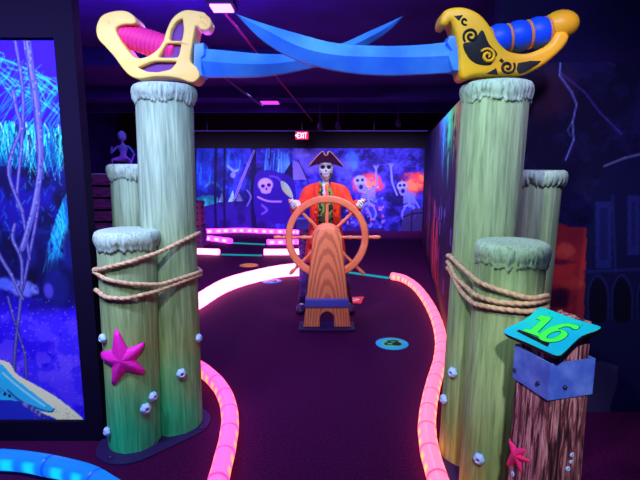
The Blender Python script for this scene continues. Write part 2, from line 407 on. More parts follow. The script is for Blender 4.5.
# back: pirate cove
bx0, bx1, bh = -4.85, 2.62, 2.09
def cbk(px, py): p = P(px, py, BY); return p.x - bx0, p.z
c = Canvas(bx1 - bx0, bh, .0125, cbk, (30, 20, 130)); c.pxs = 12.2 / F
h_, w_ = c.h, c.w; zz = np.linspace(0, 1, h_)[:, None]; one = np.ones((h_, w_))
n1 = fbm(h_, w_, 22, 31); n2 = fbm(h_, w_, 7, 41)
mixin(one, (45, 30, 170)); mixin((n1 > .52) * .5, (60, 70, 225)); mixin((n1 < .42) * .6, (18, 10, 90)); mixin((n2 > .62) * .4, (90, 90, 240)); mixin((n2 < .36) * .4, (20, 12, 80))
xx = np.linspace(bx0, bx1, w_)[None]
mixin((1 / (1 + np.exp((xx + 2.1) * 4))) * one * .55, (20, 80, 210))
for k in range(120):
    x = g.uniform(120, 255); y = g.uniform(150, 200); c.line([(x, y), (x + g.uniform(-2, 2), y + g.uniform(5, 20))], g.uniform(.6, 1.6), g.choice(((20, 120, 220), (16, 30, 110), (40, 160, 220), (30, 50, 180))), .6)
c.poly([(195, 235), (200, 205), (225, 198), (245, 202), (262, 215), (270, 235)], (42, 22, 130), .9, 3, .3)
c.poly([(195, 212), (196, 200), (206, 195), (217, 197), (217, 203), (205, 206)], (30, 220, 190), 1, 3, .3)
c.line([(206, 186), (214, 182), (222, 190)], 2.5, (50, 190, 190), .6)
c.poly([(219, 202), (222, 192), (224, 202)], (150, 230, 220)); c.poly([(228, 202), (233, 190), (235, 201)], (140, 210, 200)); c.poly([(236, 201), (239, 193), (243, 201)], (170, 210, 230))
for x, wd in ((216, 2.6), (225, 2.2), (254, 5), (196, 2), (178, 3), (150, 4)): c.line([(x, 145), (x - .8, 200), (x + .6, 236)], wd, (12, 8, 66), .9)
for k in range(34): c.blob((g.uniform(190, 430), g.uniform(150, 232)), g.uniform(3, 11), g.uniform(4, 14), (12, 6, 60), .55, 1, .8, 300 + k)
c.line([(228, 166), (234, 171), (238, 170)], 2.2, (110, 150, 240)); c.blob((233, 175), 2.5, 3, (150, 150, 225), .8)
c.line([(254, 151), (248, 165), (241, 182), (235, 198)], 2.4, (150, 130, 240), .9, 0); c.line([(254, 151), (248, 165), (241, 182), (235, 198)], .8, (60, 40, 170), .8, 0)
for k in range(60):
    x = g.uniform(266, 290); c.line([(x, g.uniform(148, 160)), (x + g.uniform(-3, 1), g.uniform(165, 182))], g.uniform(.7, 1.8), g.choice(((60, 160, 250), (30, 40, 170), (100, 190, 250), (20, 20, 110))), .6)
c.blob((284, 163), 5, 10, (80, 160, 250), .7, 1, .6); c.blob((312, 160), 16, 12, (120, 110, 250), .8, .8, .6); c.blob((300, 153), 8, 5, (150, 150, 255), .6, .8, .5)
c.poly([(279, 182), (286, 170), (292, 161), (294, 182)], (20, 8, 72)); c.poly([(293, 160), (299, 163), (307, 180), (293, 180)], (120, 110, 190), .9, 0, .3); c.line([(298, 160), (303, 170), (309, 184)], .9, (20, 10, 80), 1, 0)
c.poly([(255, 176), (266, 170), (278, 172), (292, 178), (296, 198), (290, 222), (268, 222), (255, 214)], (40, 14, 140), .95, 3)
c.line([(270, 176), (278, 178), (284, 186)], 2.0, (90, 60, 190), .8)
c.blob((265.5, 184.5), 7.5, 6.5, (180, 150, 245), 1, 3); c.poly([(261, 188), (271, 187), (270, 193), (262, 193)], (170, 140, 240), 1, 2)
c.blob((263, 186), 2, 1.8, (35, 10, 110), 1, 3); c.blob((269, 185), 2, 1.8, (35, 10, 110), 1, 3); c.blob((266.5, 189), 1, 1.2, (35, 10, 110), 1, 3)
c.line([(258, 197), (268, 201), (281, 201.5)], 1.9, (160, 120, 235), 1); c.line([(262, 205), (267, 210), (262, 214)], 2.2, (110, 80, 210), .8); c.line([(247, 190), (251, 197), (247, 206)], 1.6, (120, 100, 220), .7)
c.blob((352, 160), 7, 9, (60, 130, 255), .9, .9, .6); c.blob((344, 168), 9, 12, (80, 90, 235), .7, 1, .7)
for (x, y, rx, ry) in ((368, 184, 13, 10), (414, 185, 14, 10), (422, 178, 8, 6)):
    c.blob((x, y), rx, ry, (235, 70, 80), .95, 1.3, .8, int(x)); c.blob((x, y), rx * .55, ry * .55, (255, 150, 90), .8, 1.2, .9, int(x) + 3)
for k in range(24): c.blob((g.uniform(355, 380), g.uniform(177, 192)), 1.5, 1.3, g.choice(((255, 120, 120), (120, 40, 160), (250, 170, 150))), .7)
BL = (110, 120, 250); DK = (22, 10, 90)
def skel(sx, sy, sc, arm):
    def q(a, b): return (sx + a * sc, sy + b * sc)
    for i in range(6): c.line([q(2, 9 + i * 2.2), q(9, 7 + i * 2.2), q(15, 10 + i * 2.2)], 1.3, BL)
    c.line([q(6, 6), q(8, 14), q(9, 24)], 2.4, BL); c.line([q(3, 24), q(9, 22), q(14, 25)], 2.6, BL)
    c.line([q(4, 24), q(0, 33), q(3, 42)], 2, BL); c.line([q(13, 25), q(16, 33), q(11, 42)], 2, BL)
    c.line(arm, 1.9, BL, 1, 0)
    for d in (-2.4, -.8, .9, 2.5): c.line([arm[-1], (arm[-1][0] + d, arm[-1][1] - 4.5)], .9, BL, 1, 0)
    c.blob(q(0, 0), 6.2 * sc, 5.6 * sc, (140, 150, 255), 1, 3); c.poly([q(-4, 4), q(5, 3), q(5, 10), q(-1, 11)], (120, 120, 245), 1, 2)
    c.blob(q(-2.4, -.6), 1.5, 1.5, DK, 1, 3); c.blob(q(2.4, -1), 1.5, 1.5, DK, 1, 3); c.blob(q(1, 6), 2, 2.2, DK, 1, 3)
skel(360, 181, 1.0, [(368, 192), (377, 186), (376, 170)]); skel(402, 186, .85, [(397, 195), (392, 182), (391, 168)])
c.line([(411, 196), (416, 202), (421, 212)], 1.8, BL); c.line([(368, 210), (372, 222), (366, 232)], 2, BL)
for k in range(70): c.blob((g.uniform(346, 385), g.uniform(198, 230)), g.uniform(.8, 2), g.uniform(.8, 2), g.choice((BL, DK, (150, 140, 250), (230, 90, 150), (70, 80, 230))), .7)
c.poly([(400, 232), (404, 214), (416, 208), (430, 210), (434, 234)], (62, 50, 120), 1, 0, .4); c.line([(403, 217), (416, 213), (432, 214)], 1.4, (25, 14, 70)); c.line([(412, 211), (411, 232)], 1.2, (25, 14, 70))
c.poly([(342, 236), (346, 226), (380, 228), (400, 236)], (50, 20, 110), .8, 0)
for k in range(26): c.line([(g.uniform(370, 425), g.uniform(150, 166)) for _ in (0,)] + [(g.uniform(370, 425), g.uniform(150, 170))], .8, (70, 80, 220), .3, 0)
o = c.build('mural', Matrix.Translation((bx0, BY - .012, 0)))
tag(o, 'wide blue pirate cove mural of skeletons, ships and skull flag along the far wall', 'mural')

# right side wall: painted ruined town under a green and cyan sky (coordinates: u 0 far .. 1 near, v height in metres)
def csd(u, v): return u * sl, v
c = Canvas(sl, 2.26, .02, csd, (16, 8, 40)); c.pxs = .02
h_, w_ = c.h, c.w; zz = np.linspace(0, 1, h_)[:, None]; one = np.ones((h_, w_)); n1 = fbm(h_, w_, 16, 51); n2 = fbm(h_, w_, 5, 61)
mixin(one * (n1 > .5) * .6, (20, 10, 46)); xx = np.linspace(0, 1, w_)[None]
for (ca, cb, col) in ((.52, .60, (90, 90, 225)), (.58, .68, (30, 170, 250)), (.66, .76, (50, 230, 170)), (.75, .84, (140, 210, 90)), (.82, .90, (235, 130, 80))):
    msk = 1 / (1 + np.exp(-(xx - ca) * 60)) / (1 + np.exp((xx - cb) * 60)); edge = .80 + .30 * (vnoise(1, w_, 5, 71) - .5)
    mixin(msk / (1 + np.exp(-(zz - edge) * 26)) * .95, col)
for k in range(40): c.blob((g.uniform(.35, .98), g.uniform(1.75, 2.15)), g.uniform(1, 4), g.uniform(1, 2.4), (14, 10, 40), .9, 2, .4, k)
for k in range(26): u = g.uniform(.02, .98); c.line([(u, g.uniform(1.7, 2.2)), (u, g.uniform(1.0, 1.6))], g.uniform(1, 3), g.choice(((20, 10, 50), (60, 40, 110))), .8)
for k in range(46): u = g.uniform(.02, .98); v = g.uniform(.2, 1.35); c.poly([(u, v), (u + .018, v), (u + .018, v + .16), (u, v + .16)], g.choice(((100, 90, 180), (50, 36, 110), (34, 22, 80))), .85)
for k in range(30): u = g.uniform(.0, .6); c.line([(u, g.uniform(.05, .4)), (u + .01, g.uniform(.6, 1.4))], g.uniform(1, 5), g.choice(((240, 60, 60), (255, 120, 60), (200, 30, 80))), .75)
o = c.build('mural', Matrix.Translation(sa + nrm * .012) @ Matrix.Rotation(ang, 4, 'Z'))
tag(o, 'side wall mural, dripping cyan and green sky over dark ruins, left of right pilings', 'mural')

# right: lightning over a ruined town
rx0, rz1 = 1.16, 2.32
def crt(px, py): p = P(px, py, 3.1); return p.x - rx0, p.z
c = Canvas(2.1, rz1, .008, crt, (20, 18, 62)); c.pxs = 3.1 / F
h_, w_ = c.h, c.w; zz = np.linspace(0, 1, h_)[:, None]; one = np.ones((h_, w_)); n1 = fbm(h_, w_, 30, 81); n2 = fbm(h_, w_, 9, 91)
mixin((n1 > .5) * .5, (30, 26, 90)); mixin((n1 < .4) * .5, (12, 8, 40)); mixin((n2 > .62) * .35, (34, 30, 96))
c.blob((548, 90), 26, 26, (74, 34, 60), .7, .8, .4)
c.poly([(552, 232), (572, 228), (590, 234), (592, 300), (586, 330), (552, 334)], (150, 38, 50), .95, 3); c.blob((556, 285), 22, 50, (160, 40, 50), .95, 2, .4); c.blob((580, 262), 10, 22, (190, 50, 54), .8, 1, .9); c.blob((574, 285), 12, 6, (230, 90, 70), .6, 1, .9); c.blob((560, 270), 14, 22, (215, 62, 62), .85, 1, .8); c.blob((566, 250), 9, 7, (245, 110, 80), .6, 1, .8); c.blob((562, 262), 12, 3, (80, 20, 60), .8, 1, .8)
c.blob((560, 298), 15, 12, (48, 14, 50), .9, 1.5, .5); c.blob((572, 300), 4, 12, (215, 60, 60), .5, 1, .6)
LG = (140, 150, 255)
c.line([(558, 40), (561, 60), (560, 75), (572, 92), (577, 104), (573, 122), (574, 140), (566, 160)], 1.3, LG, .9, 0); c.line([(560, 72), (585, 92), (600, 112), (622, 134)], 1.0, (90, 80, 210), .8, 0)
c.line([(584, 44), (594, 52), (602, 58), (616, 66)], .8, (80, 80, 190), .6, 0); c.line([(572, 122), (568, 130), (571, 136)], .8, LG, .6, 0)
c.poly([(606, 170), (640, 150), (740, 130), (740, 460), (584, 460), (584, 320), (588, 205)], (18, 18, 66), .95); c.line([(605, 166), (625, 158), (650, 152), (700, 140)], 2.2, (110, 110, 165), .8, 0)
for (x0, y0, x1, y1) in ((596, 202, 612, 268), (628, 195, 640, 255), (660, 190, 690, 260)): c.poly([(x0, y0), (x1, y0), (x1, y1), (x0, y1)], (34, 38, 116), .9); c.poly([(x0 + 4, y0 + 6), (x1 - 4, y0 + 6), (x1 - 4, y1 - 8), (x0 + 4, y1 - 8)], (24, 26, 90), .9)
for x in (590, 614, 640, 668): c.poly([(x, 320), (x, 290), (x + 8, 278), (x + 17, 290), (x + 17, 320)], (10, 8, 34), 1, 3); c.line([(x - 1, 320), (x - 1, 290), (x + 8, 275), (x + 18, 290), (x + 18, 320)], 1.2, (40, 44, 120), .8)
c.line([(585, 272), (740, 264)], 3, (32, 34, 104), .9, 0); c.line([(613, 196), (616, 272)], 2.4, (36, 38, 110), .8, 0)
c.poly([(560, 372), (580, 362), (618, 366), (612, 402), (600, 432), (566, 430)], (56, 54, 92), .9, 2, .3); c.blob((560, 430), 30, 24, (14, 10, 44), .8)
o = c.build('mural', Matrix.Translation((rx0, 3.105, 0)))
tag(o, 'dark mural of forked lightning, ruined arches and red glow, behind right pilings', 'mural')

# ------------------------------------------------------------------ pilings
def piling_mat(name, top, mid, low, zs, glowlow):
    m = bpy.data.materials.new(name); m.use_nodes = True; nt = m.node_tree; N = nt.nodes; K = nt.links; b = N['Principled BSDF']
    b.inputs['Roughness'].default_value = .75; b.inputs['Specular IOR Level'].default_value = .2
    tc = N.new('ShaderNodeTexCoord'); sx = N.new('ShaderNodeSeparateXYZ'); K.new(tc.outputs['Object'], sx.inputs[0])
    n0 = N.new('ShaderNodeTexNoise'); n0.inputs['Scale'].default_value = 3.5; K.new(tc.outputs['Object'], n0.inputs['Vector'])
    md = N.new('ShaderNodeMath'); md.operation = 'MULTIPLY_ADD'; md.inputs[1].default_value = .5; K.new(n0.outputs['Fac'], md.inputs[0]); K.new(sx.outputs['Z'], md.inputs[2])
    mr = N.new('ShaderNodeMapRange'); mr.inputs['From Max'].default_value = 2.4; K.new(md.outputs[0], mr.inputs[0])
    cr = N.new('ShaderNodeValToRGB'); K.new(mr.outputs[0], cr.inputs[0])
    e = cr.color_ramp.elements; e[0].position = zs[0]; e[0].color = L3(*low); e[1].position = zs[2]; e[1].color = L3(*top); x = e.new(zs[1]); x.color = L3(*mid)
    mp = N.new('ShaderNodeMapping'); mp.inputs['Scale'].default_value = (26, 26, 1.6); K.new(tc.outputs['Object'], mp.inputs[0])
    n = N.new('ShaderNodeTexNoise'); n.inputs['Scale'].default_value = 1.6; n.inputs['Detail'].default_value = 7; n.inputs['Roughness'].default_value = .65; n.inputs['Distortion'].default_value = .4; K.new(mp.outputs[0], n.inputs['Vector'])
    c2 = N.new('ShaderNodeValToRGB'); c2.color_ramp.elements[0].position = .30; c2.color_ramp.elements[1].position = .62; c2.color_ramp.elements[0].color = (.42, .46, .44, 1); c2.color_ramp.elements[1].color = (1, 1, 1, 1); K.new(n.outputs['Fac'], c2.inputs[0])
    mx = N.new('ShaderNodeMix'); mx.data_type = 'RGBA'; mx.blend_type = 'MULTIPLY'; mx.inputs[0].default_value = 1
    K.new(cr.outputs[0], mx.inputs['A']); K.new(c2.outputs[0], mx.inputs['B']); K.new(mx.outputs['Result'], b.inputs['Base Color'])
    bp = N.new('ShaderNodeBump'); bp.inputs['Strength'].default_value = .55; bp.inputs['Distance'].default_value = .012; K.new(n.outputs['Fac'], bp.inputs['Height']); K.new(bp.outputs[0], b.inputs['Normal'])
    return m
m_logL = piling_mat('carved_log_left', (165, 192, 178), (156, 184, 116), (50, 210, 140), (.17, .36, .80), None)
m_logR = piling_mat('carved_log_right', (168, 194, 152), (160, 186, 126), (130, 162, 88), (.16, .36, .78), None)
def capmat(name, rgb):
    return mat(name, rgb, .8, spec=.15, noise=(tuple(int(v * .6) for v in rgb), 16, (5, 5, .8), .45, .8), bump=(60, .35, (1.5, 1.5, .6)))
m_capL = capmat('cap_left', (170, 195, 190)); m_capR = capmat('cap_right', (172, 200, 178))
m_base = mat('purple_base', (40, 22, 78), .5)
class Post: pass
def add_piling(parent, base, top, h, rb, rt, cr, ch, ml, mc, seed):
    """log with a frayed cap; base/top are the x,y of the axis ends"""
    q = Post(); q.b = Vector((*base, 0)); q.t = Vector((*top, h)); q.rb, q.rt = rb, rt
    ax = (q.t - q.b); g_ = random.Random(seed); ph = [g_.uniform(0, 6.28) for _ in range(6)]
    def fn(r, z, a):
        k = z / h; off = q.b + ax * k
        return (r * (1 + .012 * math.sin(3 * a + ph[0] + z * 2) + .008 * math.sin(11 * a + ph[1] + z * 3) + .005 * math.sin(23 * a + ph[2] - z * 4)), z)
    nz_ = 40; prof = [(rb + (rt - rb) * k / nz_, (h - ch * .5) * k / nz_ + .012) for k in range(nz_ + 1)]
    mb = MB().lathe(prof, n=72, fn=fn)
    for v in mb.v: k = v.z / h; v.x += q.b.x + ax.x * k; v.y += q.b.y + ax.y * k
    o = mb.build('piling', ml, parent)
    jit = [g_.uniform(-1, 1) for _ in range(192)]
    jit = [.6 * jit[i] + .4 * jit[i - 1] for i in range(192)]
    def fc(r, z, a):
        i = int(round(a / (2 * PI) * 192)) % 192; low = 1 if z < h - ch * .55 else 0
        wob = .010 * math.sin(3 * a + ph[3]) + .006 * math.sin(7 * a + ph[4]) + (.020 * jit[i] if low else .002 * jit[i])
        return (r * (1 + wob), z + low * (-.013 * jit[i] - .008 * math.sin(5 * a + ph[5])))
    pr = [(1e-6, h - .004), (cr * .5, h - .003), (cr * .86, h), (cr * .95, h - .007), (cr * 1.0, h - ch * .22), (cr * 1.02, h - ch * .45), (cr * .99, h - ch * .68), (cr * .93, h - ch * .86), (rt * 1.04, h - ch), (rt * .9, h - ch * .96)]
    mb = MB().lathe(pr, n=192, fn=fc)
    for v in mb.v: v.x += q.t.x; v.y += q.t.y
    cp = mb.build('cap', mc, o, auto=None)
    return q
def base_plate(parent, circles, m, name='base'):
    pts = []
    for (x, y, r) in circles: pts += [Vector((x + r * math.cos(a), y + r * math.sin(a))) for a in [2 * PI * i / 28 for i in range(28)]]
    hull = [pts[i] for i in convex_hull_2d(pts)]
    n = len(hull); vs = [(p.x, p.y, 0.0) for p in hull] + [(p.x, p.y, .012) for p in hull]
    fs = [tuple(range(n))[::-1], tuple(range(n, 2 * n))] + [(i, (i + 1) % n, n + (i + 1) % n, n + i) for i in range(n)]
    o = MB().add(vs, fs).build(name, m, parent, smooth=False); return o
lp = empty('piling_cluster', (-1.05, 2.9, 0), 'left group of three carved green-grey log pilings on a purple base', 'pilings', 'log piling gateways')
LT = add_piling(lp, (-.955, 2.95), (-.922, 2.95), 2.158, .168, .165, .186, .105, m_logL, m_capL, 1)
LSh = add_piling(lp, (-1.150, 2.755), (-1.120, 2.755), 1.325, .154, .165, .182, .105, m_logL, m_capL, 2)
LB = add_piling(lp, (-1.25, 3.17), (-1.235, 3.17), 1.70, .125, .128, .150, .10, m_logL, m_capL, 3)
bp_ = base_plate(lp, [(-.955, 2.95, .225), (-1.15, 2.70, .20), (-1.25, 3.17, .15)], m_base)
for (x, y) in ((-1.0, 2.70), (-1.22, 2.565), (-.77, 2.88)): MB().lathe([(.016, .012), (.016, .018), (.008, .024), (1e-6, .025)], (x, y, 0), n=10).build('bolt', m_base, lp)
rp = empty('piling_cluster', (.98, 2.5, 0), 'right group of three carved green-grey log pilings beside the number post', 'pilings', 'log piling gateways')
RT = add_piling(rp, (.874, 2.62), (.928, 2.62), 2.120, .164, .170, .183, .10, m_logR, m_capR, 4)
RS = add_piling(rp, (.885, 2.27), (.922, 2.27), 1.335, .158, .160, .171, .10, m_logR, m_capR, 5)
RB = add_piling(rp, (1.262, 2.86), (1.300, 2.86), 1.665, .124, .124, .147, .09, m_logR, m_capR, 6)
base_plate(rp, [(.893, 2.62, .21), (.885, 2.27, .195), (1.25, 2.86, .15)], m_base)

# ------------------------------------------------------------------ ropes
m_rope = mat('tan_rope', (210, 176, 144), .85, noise=((176, 142, 118), 40, (1, 1, 1), .4, .65))
def axis_at(q, z): k = z / q.t.z; p = q.b.lerp(q.t, k); return p.x, p.y, q.rb + (q.rt - q.rb) * k
def hull_pts(posts, z, extra):
    pts = []
    for q in posts:
        x, y, r = axis_at(q, z); r = r * 1.02 + extra
        pts += [Vector((x + r * math.cos(2 * PI * i / 90), y + r * math.sin(2 * PI * i / 90))) for i in range(90)]
    return [pts[i] for i in convex_hull_2d(pts)]
def rope(name, posts, strands, label, group=None, rr=.0135):
    zmid = 1.1; hull = hull_pts(posts, zmid, rr)
    n = len(hull); iR = max(range(n), key=lambda i: hull[i].x / hull[i].y); iL = min(range(n), key=lambda i: hull[i].x / hull[i].y)
    def walk(i, j, step):
        out = [hull[i]]; k = i
        while k != j: k = (k + step) % n; out.append(hull[k])
        return out
    a, b = walk(iR, iL, 1), walk(iR, iL, -1)
    front, back = (a, b) if sum(p.y for p in a) / len(a) < sum(p.y for p in b) / len(b) else (b, a)
    def dens(pl, step=.006):
        out = []
        for p, q in zip(pl, pl[1:]):
            m_ = max(1, int((q - p).length / step))
            out += [p.lerp(q, t / m_) for t in range(m_)]
        return out + [pl[-1]]
    front, back = dens(front), dens(back)[::-1]
    path = []
    for si, s in enumerate(strands):      # list of (px, py) from right to left
        zs = []
        s = sorted(s); X = [q[0] for q in s]; Yv = [q[1] for q in s]
        for p in front:
            z = 1.1
            for _ in range(3):
                dp = p.y * cs + (CZ - z) * sn; px = 320 + F * p.x / dp; py = float(np.interp(px, X, Yv)); z = zat(py, p.y)
            path.append(Vector((p.x, p.y, z)))
        zl = path[-1].z
        if si < len(strands) - 1:
            nx = sorted(strands[si + 1]); zr = zat(nx[-1][1], back[-1].y)
            for i, p in enumerate(back[1:-1]): path.append(Vector((p.x, p.y, zl + (zr - zl) * (i + 1) / len(back))))
    for _ in range(25):
        zz_ = [p.z for p in path]
        for i in range(1, len(path) - 1): path[i].z = (zz_[i - 1] + zz_[i] + zz_[i + 1]) / 3
    o = MB().sweep(path, rr, n=18, lobes=3, twist=95, amp=.42).build(name, m_rope, auto=None)
    return tag(o, label, 'rope', group)
rope('rope', [LT, LSh], [[(97, 270), (130, 262), (160, 252), (199, 233)], [(96, 272), (104, 279), (130, 284), (160, 285), (200, 272)], [(98, 290), (103, 297), (125, 299), (155, 292), (200, 275)]],
     'tan twisted rope wound three times round the left pilings', 'ropes round the pilings')
rope('rope', [RT, RS], [[(450, 256), (462, 268), (480, 283), (505, 292), (530, 299), (546, 296)], [(449, 262), (455, 277), (475, 295), (500, 303), (530, 304), (546, 300)], [(449, 268), (461, 292), (474, 304), (500, 309), (530, 312), (546, 308)]],
     'tan twisted rope wound three times round the right pilings', 'ropes round the pilings')

# ------------------------------------------------------------------ starfish and barnacles
def on_post(q, px, py):
    """surface point, outward angle of post q seen at px,py"""
    d = ray(px, py).normalized(); p = Vector((0, 0, CZ)); z = 1.0; t = 0
    for i in range(5000):
        p = Vector((0, 0, CZ)) + d * (1.4 + i * .0006)
        x, y, r = axis_at(q, p.z)
        if math.hypot(p.x - x, p.y - y) < r: return p, math.atan2(p.y - y, p.x - x), (x, y, r)
    # grazing: silhouette point
    x, y, r = axis_at(q, p.z); return None, None, None
m_star = mat('magenta_starfish', (235, 30, 190), .6, bump=(70, .5, (1, 1, 1)))
m_star2 = mat('pink_starfish', (255, 50, 130), .6, bump=(70, .5, (1, 1, 1)))
def star_mesh(ts, T, wrap=None, thick=.034):
    """ts: list of (a,b) tips in metres on the surface; T maps (a,b,h) to world"""
    n = len(ts); vs = []; fs = []; rings = 7; K_ = 8
    dirs = [math.atan2(b, a) for a, b in ts]; ln = [math.hypot(a, b) for a, b in ts]
    # straight-sided star outline by angle, notches at just under half the arm length
    order = sorted(range(n), key=lambda i: dirs[i] % (2 * PI)); cor = []
    for q_, i in enumerate(order):
        i2 = order[(q_ + 1) % n]; d0, d1 = dirs[i] % (2 * PI), dirs[i2] % (2 * PI)
        if d1 < d0: d1 += 2 * PI
        rn = .43 * (ln[i] + ln[i2]) / 2; dm = (d0 + d1) / 2
        for dd in (-.07, .07): cor.append((d0 + dd, ln[i] * (.97)))
        cor.append((dm, rn))
    cor = [Vector((r_ * math.cos(a), r_ * math.sin(a))) for a, r_ in cor]
    def rad(a):
        d = Vector((math.cos(a), math.sin(a))); best = .01
        for i in range(len(cor)):
            p0, p1 = cor[i], cor[(i + 1) % len(cor)]; e = p1 - p0; den = d.x * e.y - d.y * e.x
            if abs(den) < 1e-9: continue
            t = (p0.x * e.y - p0.y * e.x) / den; u = (p0.x * d.y - p0.y * d.x) / den
            if t > 0 and -1e-6 <= u <= 1 + 1e-6: best = max(best, t)
        return best
    A = 160
    for k in range(rings + 1):
        s = k / rings
        for i in range(A):
            a = 2 * PI * i / A; r = rad(a) * s; hh = thick * (1 - s ** 2.2) ** .5 * (.6 + .4 * (1 - s)) + .002 * math.sin(9 * a) * s * (1 - s)
            vs.append(T(r * math.cos(a), r * math.sin(a), hh))
    for k in range(rings):
        for i in range(A): j = (i + 1) % A; fs.append((k * A + i, k * A + j, (k + 1) * A + j, (k + 1) * A + i))
    b0 = len(vs)
    for i in range(A): a = 2 * PI * i / A; r = rad(a) * .97; vs.append(T(r * math.cos(a), r * math.sin(a), -.001))
    for i in range(A): j = (i + 1) % A; fs.append((rings * A + i, rings * A + j, b0 + j, b0 + i))
    fs.append(tuple(b0 + i for i in range(A)))
    return MB().add(vs, fs)
p, an, ax_ = on_post(LSh, 123, 359)
def T1(a, b, h):
    x, y, r = axis_at(LSh, p.z + b); an2 = an + a / r; rr = r * 1.012 + h
    return Vector((x + rr * math.cos(an2), y + rr * math.sin(an2), p.z + b))
s_ = 2.75 / F
tips = [((x - 123) * s_ * k, -(y - 360) * s_ * 1.05) for (x, y, k) in ((118, 330, 1.1), (145, 347, 1), (144, 378, 1), (112, 388, 1.1), (103, 360, 1.7))]
tag(star_mesh(tips, T1).build('starfish', m_star, auto=None), 'magenta five-armed starfish stuck on the short left piling', 'starfish')
m_barn = mat('pale_barnacle', (170, 205, 255), .45, spec=.5); m_barn_in = mat('barnacle_mouth', (60, 60, 150), .7)
proto_b = None
def barnacle(pos, normal, s, label, group='barnacles on the pilings'):
    global proto_b
    if proto_b is None:
        o = empty('barnacle', (0, 0, 0), label, 'barnacle', group)
        def fn(r, z, a): return r * (1 + .07 * math.cos(6 * a) * (z < .8)), z
        MB().lathe([(1.0, -.25), (1.05, .1), (.92, .45), (.62, .78), (.45, .86), (.36, .80), (.30, .6), (1e-6, .55)], n=24, fn=fn).build('shell', m_barn, o, auto=None)
        MB().ball((0, 0, .60), (.27, .27, .12)).build('mouth', m_barn_in, o, auto=None)
        proto_b = o; r_ = o
    else:
        r_ = proto_b.copy(); COL.objects.link(r_)
        for ch in proto_b.children: c_ = ch.copy(); COL.objects.link(c_); c_.parent = r_
    r_.location = pos; r_.rotation_euler = Vector(normal).to_track_quat('Z', 'Y').to_euler(); r_.scale = (s, s, s)
    tag(r_, label, 'barnacle', group); return r_
for q, px, py, s, lb in ((LSh, 152, 396, .027, 'pale blue barnacle, upper of the close pair low on left pilings'),
                         (LSh, 145, 408, .030, 'pale blue barnacle, lower of the close pair low on left pilings'),
                         (LT, 181, 373, .029, 'pale blue barnacle alone midway up the tall left piling front'),
                         (LT, 197, 338, .026, 'pale blue barnacle on the right edge of the tall left piling'),
                         (LSh, 104.5, 338, .026, 'pale blue barnacle on left edge of the short piling beside starfish'),
                         (LSh, 109, 431, .026, 'pale blue barnacle at the foot of the left pilings, left edge'),
                         (RT, 454, 372, .028, 'pale blue barnacle on the tall right piling, upper of two'),
                         (RT, 445.5, 399, .026, 'pale blue barnacle on left edge of the tall right piling'),
                         (RS, 480, 458, .027, 'pale blue barnacle low on the short right piling')):
    pp, a_, _ = on_post(q, px, py)
    if pp is None: print('MISS', px, py); continue
    nv = Vector((math.cos(a_), math.sin(a_), 0)); barnacle(pp + nv * .008, nv, s, lb)

# ------------------------------------------------------------------ swords
def tuft(pts, Y, r, n=10): return [P(a, b, Y) for a, b in catmull([(x, y, 0) for x, y in pts], n, False)] if False else None
def pathpx(pts, Y, n=8, closed=False):
    q = catmull([Vector((a, b, 0)) for a, b in pts], n, closed); return [P(v.x, v.y, Y) for v in q]
m_blade = mat('blue_foam_blade', (70, 150, 245), .38, spec=.5, noise=((50, 120, 235), 5, (1, 1, 1), .35, .7))
m_blade2 = mat('blue_foam_blade_right', (70, 150, 250), .38, spec=.5, noise=((46, 112, 240), 5, (1, 1, 1), .35, .7))
m_yel = mat('cream_yellow_foam', (255, 226, 120), .42, noise=((255, 196, 120), 3, (1, 1, 1), .35, .7))
m_gold = mat('golden_foam', (250, 190, 30), .42, noise=((240, 160, 40), 3, (1, 1, 1), .4, .75))
m_mag = mat('magenta_grip', (240, 50, 150), .5); m_blue = mat('blue_grip', (20, 80, 235), .45); m_or = mat('orange_cord', (220, 130, 70), .7)
m_pur = mat('violet_recess', (110, 60, 150), .7)
def blade(parent, top, ridge, bot, Y, half, m, name='blade', n=60):
    def rs(pts, n):
        q = catmull([Vector((a, b, 0)) for a, b in pts], 12, False); L = [0]
        for a, b in zip(q, q[1:]): L.append(L[-1] + (b - a).length)
        return [(float(np.interp(t * L[-1], L, [v.x for v in q])), float(np.interp(t * L[-1], L, [v.y for v in q]))) for t in np.linspace(0, 1, n)]
    T, Rg, B = rs(top, n), rs(ridge, n), rs(bot, n); vs = []; fs = []
    for i in range(n):
        k = i / (n - 1); hw = half * min(1, (1 - k) * 5 + .08); tp, rg, bt = P(*T[i], Y), P(*Rg[i], Y), P(*B[i], Y)
        e = .30
        vs += [tp + Vector((0, -hw * e, -.003)), tp + Vector((0, 0, 0)), tp + Vector((0, hw * e, -.003)), rg + Vector((0, hw, 0)), bt + Vector((0, hw * e, .003)), bt, bt + Vector((0, -hw * e, .003)), rg + Vector((0, -hw, 0))]
    for i in range(n - 1):
        for k in range(8): j = (k + 1) % 8; fs.append((i * 8 + k, i * 8 + j, i * 8 + 8 + j, i * 8 + 8 + k))
    fs += [tuple(range(8))[::-1], tuple((n - 1) * 8 + k for k in range(8))]
    return MB().add(vs, fs).build(name, m, parent, auto=14)
